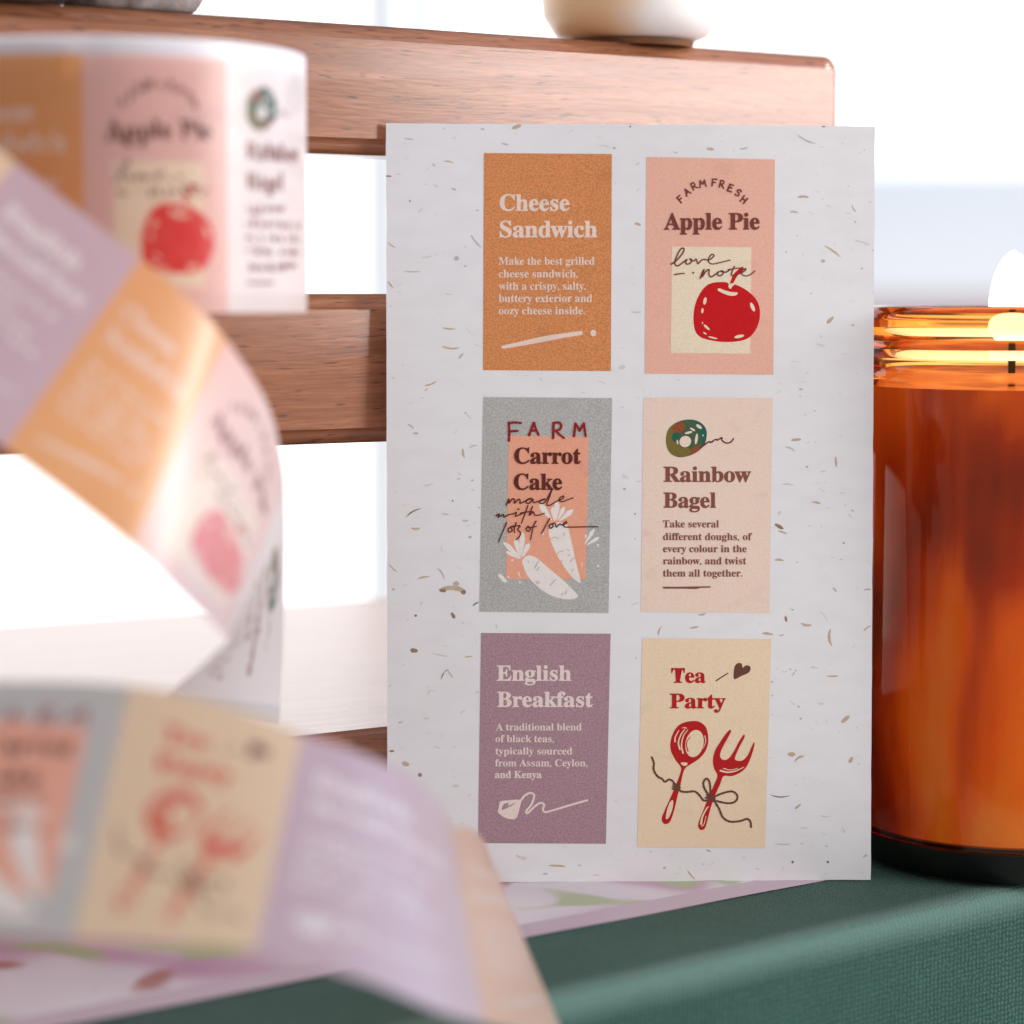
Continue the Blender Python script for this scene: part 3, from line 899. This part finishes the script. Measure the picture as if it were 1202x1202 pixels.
fl(ZP, [(486, 766, 9, 8, 5, 2), (522, 794, 15, -55, 1.4, 2), (529, 793, 12, 55, 1.2, 0), (550, 774, 10, -5, 1.4, 0), (517, 771, 20, 12, 1.6, 4), (476, 899, 9, 20, 5, 0), (460, 884, 6, 0, 2.5, 2), (493, 912, 5, 40, 4, 2), (543, 838, 7, -30, 2, 4), (503, 815, 6, -60, 2, 4), (654, 1019, 20, 4, 2.5, 0), (560, 815, 5, 0, 2, 4),
        (535, 925, 7, 5, 4, 4), (500, 845, 8, 0, 1.5, 4), (470, 850, 6, -20, 1.6, 1), (512, 880, 9, 15, 1.5, 4), (680, 1018, 5, 0, 2, 4), (612, 1008, 14, 20, 3, 4), (640, 1028, 6, 0, 2, 1), (700, 1030, 9, 0, 1.6, 4)])
for _ in range(420):
    FL.append((rnd.uniform(458, 1020), rnd.uniform(153, 1030), rnd.choice([2, 3, 4, 6, 9]) * rnd.uniform(.7, 1.3), rnd.gauss(0, 35), rnd.uniform(.7, 1.7), rnd.choice([4, 5, 5, 5, 5])))
bm = bmesh.new()
bm.from_mesh(paper.data)
for x, y, ln, an, w, c in FL:
    p = on_card(x, y)
    k = on_card(x + 1, y) - p
    s = k.length
    ln, w = ln * s, max(w * 1.15, 1.1) * s
    a0 = math.radians(-an)
    bend = rnd.uniform(-.25, .25) * ln if ln > 3 * w else 0
    ca, sa = math.cos(a0), math.sin(a0)
    n = 6
    up, lo = [], []
    z = curl(p.x, p.y) + .00001 + rnd.uniform(0, .000012)
    for q in range(n + 1):
        t = q / n - .5
        hw = w / 2 * (1 - abs(2 * t) ** 3 * .75) * rnd.uniform(.8, 1.1)
        b = bend * (.25 - t * t) * 2
        for side, lst in ((1, up), (-1, lo)):
            lx, ly = t * ln, b + side * hw
            wx, wy = p.x + lx * ca - ly * sa, p.y + lx * sa + ly * ca
            wx = min(max(wx, cq[3].x + .0001), cq[1].x - .0002)
            lst.append(bm.verts.new((wx, wy, curl(wx, wy) + (z - curl(p.x, p.y)))))
    for q in range(n):
        f = bm.faces.new((lo[q], lo[q + 1], up[q + 1], up[q]))
        f.material_index = c + 1
bm.to_mesh(paper.data)
bm.free()

PANEL_PX = {'cheese': [(568, 182), (718, 183.5), (717, 438), (567, 437)], 'apple': [(758.5, 187), (909, 190), (907.5, 442.5), (756.7, 441)], 'carrot': [(567.3, 468.5), (718.5, 469.7), (714.3, 722), (562.8, 720.5)],
            'bagel': [(755.2, 469), (906.7, 469.6), (903, 722), (752.2, 720.6)], 'english': [(564.7, 745.4), (716.7, 746.3), (711.2, 992.8), (561.2, 992)], 'tea': [(754, 751.2), (905.2, 752.4), (898, 997.8), (747.9, 996.9)]}
PANEL_LABEL = {'cheese': 'ochre panel reading Cheese Sandwich', 'apple': 'pink panel reading Apple Pie with a red apple', 'carrot': 'grey panel reading Carrot Cake with white carrots', 'bagel': 'beige panel reading Rainbow Bagel with a green bagel',
               'english': 'purple panel reading English Breakfast', 'tea': 'cream panel reading Tea Party with a red spoon and fork'}
SUB = {'lettering': 'lettering', 'drawing': 'drawing', 'handwriting': 'handwriting', 'twine': 'twine_drawing', 'underline': 'underline'}
for key, art in ARTS.items():
    Q = [on_card(*p) for p in PANEL_PX[key]]

    def place(u, v, z):
        p = Q[0] * (1 - u) * (1 - v) + Q[1] * u * (1 - v) + Q[2] * u * v + Q[3] * (1 - u) * v
        return (p.x, p.y, curl(p.x, p.y) + z)

    bm = bmesh.new()
    nu, nv = 14, 22
    g = [[bm.verts.new(place(i / nu, j / nv, .00004)) for j in range(nv + 1)] for i in range(nu + 1)]
    for i in range(nu):
        for j in range(nv):
            bm.faces.new((g[i][j], g[i][j + 1], g[i + 1][j + 1], g[i + 1][j]))
    panel = mesh_obj('printed_panel', bm, PM[art.ground], card, True)
    panel['label'] = PANEL_LABEL[key]
    z = .00006
    for part in ('drawing', 'lettering', 'handwriting', 'twine', 'underline'):
        items = [it for it in art.items if it[0] == part]
        if not items: continue
        cols = []
        bm = bmesh.new()
        for _, col, V, T in items:
            if col not in cols: cols.append(col)
            z += .0000015
            vv = [bm.verts.new(place(x, y, z)) for x, y in V]
            for t in T:
                if len(set(t)) < 3: continue
                try:
                    f = bm.faces.new([vv[i] for i in t])
                    f.material_index = cols.index(col)
                except ValueError:
                    pass
        for f in bm.faces:
            f.normal_update()
            if f.normal.z < 0: f.normal_flip()
        z += .000004
        mesh_obj(SUB[part], bm, [PM[c] for c in cols], panel)

# ------------------------------------------------------------------ printed tape
RU, RV = 56, 92                 # print resolution per panel
_ras = {}
PALE = dict(petal=(246, 238, 240), purple=(176, 152, 163), ochre=(206, 144, 84), pink=(232, 186, 174), tea=(244, 212, 174), beige=(240, 230, 226), grey=(166, 164, 160), red=(196, 26, 14), spoon=(190, 52, 22))   # stronger light on the tape is put into these paler inks


def tape_ink(k):
    if k not in PALE: return ink(k)
    c = [v / GAIN for v in lin(PALE[k])]
    m = max(1, max(c) / .86)
    return tuple(v / m for v in c)




def raster(key):
    if key in _ras: return _ras[key]
    art = ARTS[key]
    img = np.zeros((RU, RV, 3))
    img[:] = tape_ink(art.ground)
    X, Y = np.meshgrid((np.arange(RU) + .5) / RU, (np.arange(RV) + .5) / RV, indexing='ij')
    for part in ('drawing', 'lettering', 'handwriting', 'twine', 'underline'):
        for p, col, V, T in art.items:
            if p != part: continue
            V = np.array(V)
            c = np.array(tape_ink(col))
            for t in T:
                (x0, y0), (x1, y1), (x2, y2) = V[list(t)]
                i0, i1 = int(max(0, min(x0, x1, x2) * RU - 1)), int(min(RU, max(x0, x1, x2) * RU + 2))
                j0, j1 = int(max(0, min(y0, y1, y2) * RV - 1)), int(min(RV, max(y0, y1, y2) * RV + 2))
                if i1 <= i0 or j1 <= j0: continue
                d = (y1 - y2) * (x0 - x2) + (x2 - x1) * (y0 - y2)
                if abs(d) < 1e-12: continue
                x, y = X[i0:i1, j0:j1], Y[i0:i1, j0:j1]
                w0 = ((y1 - y2) * (x - x2) + (x2 - x1) * (y - y2)) / d
                w1 = ((y2 - y0) * (x - x2) + (x0 - x2) * (y - y2)) / d
                ins = (w0 >= -.02) & (w1 >= -.02) & (w0 + w1 <= 1.02)
                img[i0:i1, j0:j1][ins] = c
    _ras[key] = img
    return img


def tape(name, surf, s0, s1, parent=None, fade=.03):
    """a strip from s0 to s1 (panels); surf(s, v) gives its points, v 0 at the top edge"""
    nu, nv = int((s1 - s0) * RU), RV
    V, cols, Fc = [], [], []
    for i in range(nu + 1):
        s = s0 + (s1 - s0) * i / nu
        img = raster(SEQ[int(math.floor(s)) % 6])
        for j in range(nv + 1):
            V.append(surf(s, j / nv))
            c = img[min(RU - 1, int((s % 1) * RU)), min(RV - 1, j)]
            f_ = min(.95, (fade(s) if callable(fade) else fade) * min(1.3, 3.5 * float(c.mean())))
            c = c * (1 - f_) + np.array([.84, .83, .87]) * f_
            cols += [c[0], c[1], c[2], 1]
    for i in range(nu):
        for j in range(nv):
            a0 = i * (nv + 1) + j
            Fc.append((a0, a0 + 1, a0 + nv + 2, a0 + nv + 1))
    me = bpy.data.meshes.new(name)
    me.from_pydata([tuple(v) for v in V], [], Fc)
    ca = me.color_attributes.new('print', 'FLOAT_COLOR', 'POINT')
    ca.data.foreach_set('color', cols)
    me.materials.append(M_TAPE)
    me.polygons.foreach_set('use_smooth', [True] * len(me.polygons))
    return link(name, me, parent)


def ribbon(rows):
    """rows: (s, top pixel, top depth, bottom pixel, bottom depth) -> ruled surface through them"""
    S_ = [r[0] for r in rows]
    Tp = [at(*r[1], r[2]) for r in rows]
    Bt = [at(*r[3], r[4]) for r in rows]

    def interp(P, s):
        i = 0
        while i < len(S_) - 2 and s > S_[i + 1]: i += 1
        t = (s - S_[i]) / (S_[i + 1] - S_[i])

        def tan(k):
            if k == 0: return (P[1] - P[0]) / (S_[1] - S_[0])
            if k == len(P) - 1: return (P[-1] - P[-2]) / (S_[-1] - S_[-2])
            return (P[k + 1] - P[k - 1]) / (S_[k + 1] - S_[k - 1])
        h = S_[i + 1] - S_[i]
        t2, t3 = t * t, t ** 3
        return P[i] * (2 * t3 - 3 * t2 + 1) + tan(i) * h * (t3 - 2 * t2 + t) + P[i + 1] * (3 * t2 - 2 * t3) + tan(i + 1) * h * (t3 - t2)

    def surf(s, v):
        a_, b_ = interp(Tp, s), interp(Bt, s)
        return a_ + (b_ - a_) * v
    return surf


# the roll standing on the ledge
RC = at(130, 348, .412)
RR = .0333
ARC = .689
WID = .0399
roll = empty('tape_roll', (RC.x, RC.y, zr(366) - .002))
tag(roll, 'standing roll of printed washi tape showing the red apple panel', 'tape')
TOPZ = .1513 - roll.location.z
# where the apple panel starts round the roll
ang0 = .045


def roll_surf(s, v, rr=RR, top=TOPZ):
    a_ = ang0 + (s - 4) * ARC
    rr = rr + (.0012 * max(0, s - 5.6) ** 2 if rr > RR + .0001 else 0)
    return Vector((rr * math.sin(a_), -rr * math.cos(a_), top - WID * v))


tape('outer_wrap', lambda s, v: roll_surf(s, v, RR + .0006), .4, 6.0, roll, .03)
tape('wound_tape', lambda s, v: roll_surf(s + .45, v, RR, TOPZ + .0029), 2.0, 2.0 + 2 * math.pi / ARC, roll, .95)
bm = bmesh.new()
prof = [(RR - .0004, TOPZ + .0028), (.0215, TOPZ + .0028), (.0215, TOPZ + .0029 - WID), (RR - .0004, TOPZ + .0029 - WID)]
n = 72
rings = [[bm.verts.new((p[0] * math.cos(2 * math.pi * k / n), p[0] * math.sin(2 * math.pi * k / n), p[1])) for k in range(n)] for p in prof]
for i in range(4):
    for k in range(n):
        bm.faces.new((rings[i][k], rings[(i + 1) % 4][k], rings[(i + 1) % 4][(k + 1) % n], rings[i][(k + 1) % n]))
bmesh.ops.recalc_face_normals(bm, faces=list(bm.faces))
mesh_obj('layers', bm, plain('tape_layers', (.76, .76, .78), .6, .2, .08, 300), roll, True, 30)
bm = bmesh.new()
prof = [(.0212, TOPZ + .0030), (.0195, TOPZ + .0030), (.0195, TOPZ + .0028 - WID), (.0212, TOPZ + .0028 - WID)]
rings = [[bm.verts.new((p[0] * math.cos(2 * math.pi * k / n), p[0] * math.sin(2 * math.pi * k / n), p[1])) for k in range(n)] for p in prof]
for i in range(4):
    for k in range(n):
        bm.faces.new((rings[i][k], rings[(i + 1) % 4][k], rings[(i + 1) % 4][(k + 1) % n], rings[i][(k + 1) % n]))
bmesh.ops.recalc_face_normals(bm, faces=list(bm.faces))
mesh_obj('core', bm, plain('card_core', (.55, .42, .28), .8, .1, .1, 200), roll, True, 30)

# upper loop
up = ribbon([(1.0, (-150, 66), .356, (-330, 290), .342), (2.0, (20, 192), .359, (-160, 405), .342), (3.0, (165, 304), .361, (5, 526), .341), (3.55, (222, 352), .363, (85, 585), .342), (4.0, (266, 400), .367, (155, 641), .344), (4.5, (314, 475), .376, (216, 700), .349),
             (4.85, (332, 545), .387, (256, 738), .358), (5.1, (335, 600), .397, (266, 752), .367), (5.4, (334, 680), .409, (250, 768), .377), (5.7, (332, 760), .420, (226, 790), .388), (6.1, (328, 850), .432, (190, 820), .400)])
tag(tape('tape_strip', up, 1.0, 6.1, None, lambda s: .05 + .33 * min(1, max(0, (s - 4) / .5))), 'loop of printed tape curling in front of the roll, ochre panel slanting down', 'tape')  # glare past the turn is painted in by paling the print
# lower loop
lo_ = ribbon([(-1.0, (-270, 805), .332, (-330, 1075), .308), (0.0, (-58, 800), .327, (-125, 1092), .304), (1.0, (154, 805), .324, (87, 1102), .302), (1.55, (270, 830), .325, (205, 1108), .301), (2.0, (355, 862), .328, (300, 1116), .302), (2.5, (445, 893), .335, (430, 1152), .305),
              (2.78, (499, 926), .344, (512, 1186), .312), (2.96, (525, 960), .355, (560, 1200), .322), (3.12, (534, 972), .366, (590, 1206), .333), (3.4, (550, 972), .382, (624, 1212), .350), (3.75, (566, 984), .397, (652, 1216), .366), (4.1, (572, 1000), .410, (664, 1220), .380), (4.6, (566, 1026), .424, (658, 1236), .394)])
tag(tape('tape_strip', lo_, -1.0, 4.6, None, lambda s: .03 + .30 * min(1, max(0, (s - 2.3) / .8))), 'blurred arch of printed tape nearest the camera, with the cream spoon and fork panel', 'tape')  # print pales towards the tail, glare put into its colour

# ------------------------------------------------------------------ amber candle jar
JC = on_top(1177, 1004)
JR = .0302
jar = empty('candle_jar', (JC.x, JC.y, .0004))
tag(jar, 'amber glass candle jar with a lit flame, standing right of the card', 'candle')


def lathe(name, prof, mat, parent, n=128, close=True):
    bm = bmesh.new()
    rings = []
    for rr, z in prof:
        if rr < 1e-6:
            rings.append([bm.verts.new((0, 0, z))])
        else:
            rings.append([bm.verts.new((rr * math.cos(2 * math.pi * k / n), rr * math.sin(2 * math.pi * k / n), z)) for k in range(n)])
    for A_, B_ in zip(rings, rings[1:]):
        for k in range(n):
            q = (k + 1) % n
            if len(A_) == 1 and len(B_) == 1: continue
            if len(A_) == 1: bm.faces.new((A_[0], B_[q], B_[k]))
            elif len(B_) == 1: bm.faces.new((A_[k], A_[q], B_[0]))
            else: bm.faces.new((A_[k], A_[q], B_[q], B_[k]))
    bmesh.ops.recalc_face_normals(bm, faces=list(bm.faces))
    return mesh_obj(name, bm, mat, parent, True, 50)


def glass_mat():
    m, nt, b = nodes('amber_glass')
    out = nt.nodes['Material Output']
    b.inputs['Base Color'].default_value = (1, .97, .92, 1)
    b.inputs['Roughness'].default_value = .015
    b.inputs['IOR'].default_value = 1.38
    b.inputs['Specular Tint'].default_value = (1, .72, .5, 1)
    b.inputs['Transmission Weight'].default_value = 1
    n = N(nt, 'ShaderNodeTexNoise', i_Scale=22.0, i_Detail=2.0)
    L(nt, coord(nt, (1, 1, .25)), n.inputs['Vector'])
    bump(nt, b, n.outputs[0], .25, .0012)
    v = N(nt, 'ShaderNodeVolumeAbsorption')
    v.inputs['Color'].default_value = (.985, .775, .40, 1)
    v.inputs['Density'].default_value = 620
    L(nt, v.outputs[0], out.inputs['Volume'])
    return m


jz = lambda py: EYE.z + (348 - py) / F * (JC.y - JR * .7)
HT = jz(362)
k = jz
prof = [(0, .0066), (JR - .0016, .0066), (JR, .0068), (JR, k(452)), (JR - .0004, k(444)), (JR - .0012, k(439)), (JR - .0013, k(424)), (JR - .0004, k(420)), (JR + .0002, k(413)), (JR - .0004, k(405)), (JR - .0014, k(401)),
        (JR - .0014, k(397)), (JR - .0004, k(393)), (JR + .0001, k(386)), (JR + .0001, k(372)), (JR - .0004, k(366)), (JR - .0012, HT), (JR - .0026, HT), (JR - .0034, k(366)), (JR - .0036, k(380)), (JR - .0034, k(440)), (JR - .0032, k(470)), (JR - .0032, .0084), (JR - .0042, .0076), (JR - .011, .0074), (0, .0074)]
lathe('glass', prof, glass_mat(), jar)
dm, dnt, db = nodes('dark_thick_glass')
dn = N(dnt, 'ShaderNodeTexNoise', i_Scale=70.0, i_Detail=2.0)
L(dnt, coord(dnt), dn.inputs['Vector'])
L(dnt, ramp(dnt, dn.outputs[0], [(.3, (.004, .006, .005)), (.7, (.012, .014, .011))]), db.inputs['Base Color'])
db.inputs['Roughness'].default_value = .3
db.inputs['Specular IOR Level'].default_value = .08
lathe('base', [(0, .0002), (JR - .004, 0), (JR - .0015, .0008), (JR, .0033), (JR, .0064), (JR - .0016, .0065), (0, .0065)], dm, jar)


WAXLOC = (1.3, 0, .2)


def wax_mat():
    m, nt, b = nodes('amber_wax')
    n = N(nt, 'ShaderNodeTexNoise', i_Scale=1.0, i_Detail=3.0)
    L(nt, coord(nt, (140, 140, 12)), n.inputs['Vector'])
    g = N(nt, 'ShaderNodeTexNoise', i_Scale=1.0, i_Detail=1.5, i_Distortion=.6)
    mp = N(nt, 'ShaderNodeMapping')
    mp.inputs['Scale'].default_value = (48, 48, 21)
    mp.inputs['Location'].default_value = WAXLOC
    L(nt, coord(nt), mp.inputs[0])
    L(nt, mp.outputs[0], g.inputs['Vector'])
    f = mix(nt, .82, n.outputs[0], g.outputs[0])
    c = ramp(nt, f, [(.36, (.20, .008, .001)), (.46, (.52, .06, .004)), (.56, (.95, .27, .025)), (.66, (1, .52, .13))])
    L(nt, c, b.inputs['Base Color'])
    b.inputs['Roughness'].default_value = .5
    return m


WX = jz(457)
lathe('wax', [(0, .0069), (JR - .011, .0069), (JR - .0034, .0070), (JR - .0024, .0076), (JR - .0024, WX - .0004), (JR - .0036, WX - .0008), (JR - .010, WX - .0016), (.004, WX - .0022), (0, WX - .0018)], wax_mat(), jar)
lathe('wick', [(0, WX - .004), (.0007, WX - .004), (.0008, jz(425)), (.0006, jz(417)), (0, jz(416))], plain('charred_wick', (.03, .02, .015), .9, .1, .3, 900), jar, 12)
fm, fnt, fb = nodes('flame')
fe = N(fnt, 'ShaderNodeEmission')
fe.inputs[0].default_value = (1, .93, .80, 1)
fe.inputs[1].default_value = 3.2
L(fnt, fe.outputs[0], fnt.nodes['Material Output'].inputs[0])
f0, f1 = jz(424), EYE.z + (348 - 296) / F * JC.y
lathe('flame', [(0, f0)] + [(.0048 * (math.sin(math.pi * min(1, t * 1.12 + .06)) ** .8 if t < .42 else (1 - ((t - .42) / .58) ** 2.1) ** .62), f0 + (f1 - f0) * t) for t in [i / 22 for i in range(1, 22)]] + [(0, f1)], fm, jar, 32)

# ------------------------------------------------------------------ things on the top rail
def pebble(name, loc, size, seed, mat, flat=.0):
    bm = bmesh.new()
    bmesh.ops.create_icosphere(bm, subdivisions=5, radius=1)
    for v in bm.verts:
        p = v.co.copy()
        k_ = 1 + .22 * noise.noise(p * 1.1 + Vector((seed, 0, 0))) + .06 * noise.noise(p * 4 + Vector((0, seed, 0))) + .02 * noise.noise(p * 13)
        v.co = p * k_
        if v.co.z < -.62: v.co.z = -.62 + (v.co.z + .62) * .08
        v.co = Vector((v.co.x * size[0], v.co.y * size[1], (v.co.z + .66) * size[2]))
    o = mesh_obj(name, bm, mat, None, True)
    o.location = loc
    o.rotation_euler = (0, 0, math.radians(32))
    return o


def stone_mat(name, a_, b_, sc):
    m, nt, b = nodes(name)
    n = N(nt, 'ShaderNodeTexNoise', i_Scale=sc, i_Detail=8.0, i_Roughness=.7)
    L(nt, coord(nt), n.inputs['Vector'])
    L(nt, ramp(nt, n.outputs[0], [(.35, a_), (.65, b_)]), b.inputs['Base Color'])
    b.inputs['Roughness'].default_value = .55
    bump(nt, b, n.outputs[0], .6, .001)
    return m


def rail_point(px, back):
    t = t_at(px)
    return Vector((P0.x, P0.y, 0)) + RX * t + RN * back


q = rail_point(178, .010)
tag(pebble('stone', (q.x, q.y, RAIL_TOP - .0002), (.0145, .0085, .016), 3.0, stone_mat('grey_stone', (.10, .08, .075), (.42, .36, .33), 150)), 'rough grey stone resting on the top rail above the tape roll', 'stone')
q = rail_point(28, .010)
dish = empty('shallow_dish', (q.x, q.y, RAIL_TOP))
tag(dish, 'small dark footed dish cut off by the corner above the tape roll', 'dish')
lathe('bowl', [(0, .0042), (.010, .0042), (.0165, .0062), (.0190, .0105), (.0186, .0108), (.016, .0075), (.010, .0054), (0, .0054)], stone_mat('pewter', (.34, .32, .31), (.52, .49, .47), 220), dish, 64)
lathe('foot', [(0, 0), (.009, 0), (.0135, .0014), (.0158, .0040), (.0100, .0041), (0, .0041)], stone_mat('dark_clay', (.04, .028, .022), (.12, .085, .065), 700), dish, 64)

q = rail_point(782, .013)
cup = empty('ceramic_pot', (q.x, q.y, RAIL_TOP))
tag(cup, 'round white ceramic pot with ochre shade painted on its left, on the top rail above the card', 'pot')
cm, cnt, cb = nodes('side_shaded_glaze')
ct = N(cnt, 'ShaderNodeSeparateXYZ')
L(cnt, coord(cnt), ct.inputs[0])
cn_ = N(cnt, 'ShaderNodeTexNoise', i_Scale=90.0, i_Detail=3.0)
L(cnt, coord(cnt), cn_.inputs['Vector'])
cadd = N(cnt, 'ShaderNodeMath', operation='MULTIPLY_ADD')
L(cnt, cn_.outputs[0], cadd.inputs[0])
cadd.inputs[1].default_value = .014
L(cnt, ct.outputs['X'], cadd.inputs[2])
L(cnt, ramp(cnt, cadd.outputs[0], [(.0, (.80, .53, .29)), (.012, (.86, .83, .79))]), cb.inputs['Base Color'])  # shade of the pot's left side put into the glaze as ochre
cb.inputs['Roughness'].default_value = .3
lathe('body', [(0, .0013), (.0125, .0013), (.0160, .0026), (.0185, .0065), (.0190, .0115), (.0172, .0175), (.0135, .0215), (.0080, .0238), (0, .0245)], cm, cup, 64)
lathe('foot_ring', [(.0085, .0), (.0128, .0), (.0132, .00128), (.0080, .00128), (.0085, .0)], plain('brown_clay', (.16, .07, .03), .7, .2, .2, 300), cup, 64)

# ------------------------------------------------------------------ beyond: window frame and a far house, out of focus
wf = empty('window_frame', (at(560, 348, 1.6).x, 1.6, -.3))
tag(wf, 'white window frame with slim bars far behind the rails', 'window frame')
M_FRAME = plain('white_frame', (.80, .86, .90), .4, .4, .04, 5)
for x0, x1 in ((437, 461), (484, 505), (616, 624), (652, 672)):
    pa, pb = at(x0, 348, 1.6).x - wf.location.x, at(x1, 348, 1.6).x - wf.location.x
    bm = bmesh.new()
    bmesh.ops.create_cube(bm, size=1)
    bmesh.ops.scale(bm, vec=(pb - pa, .03, 1.3), verts=bm.verts)
    bmesh.ops.translate(bm, vec=((pa + pb) / 2, 0, .65), verts=bm.verts)
    bmesh.ops.bevel(bm, geom=list(bm.edges), offset=.001, segments=1, affect='EDGES')
    mesh_obj('window_bar', bm, M_FRAME, wf)

hx0, hx1 = at(985, 348, 24).x, at(1700, 348, 24).x
hz = EYE.z + (348 - 198) / F * 24
house = empty('far_house', (hx0, 24, -3))
tag(house, 'pale blue house far off, blurred behind the amber jar', 'house')
for nm, x0, x1, y0, z0, z1, mat in (('wall', 0, hx1 - hx0, 0, 0, hz + 3, plain('blue_render', (.78, .85, .90), .8, .1, .03, .4)), ('porch_roof', -.3, hx1 - hx0, -1.5, 2.9, 3.10, plain('pink_tiles', (.60, .47, .45), .8, .1, .06, 2))):
    bm = bmesh.new()
    bmesh.ops.create_cube(bm, size=1)
    bmesh.ops.scale(bm, vec=(x1 - x0, 5 if nm == 'wall' else 1.45, z1 - z0), verts=bm.verts)
    bmesh.ops.translate(bm, vec=((x0 + x1) / 2, 2.5 if nm == 'wall' else y0 + .75, (z0 + z1) / 2), verts=bm.verts)
    mesh_obj(nm, bm, mat, house)
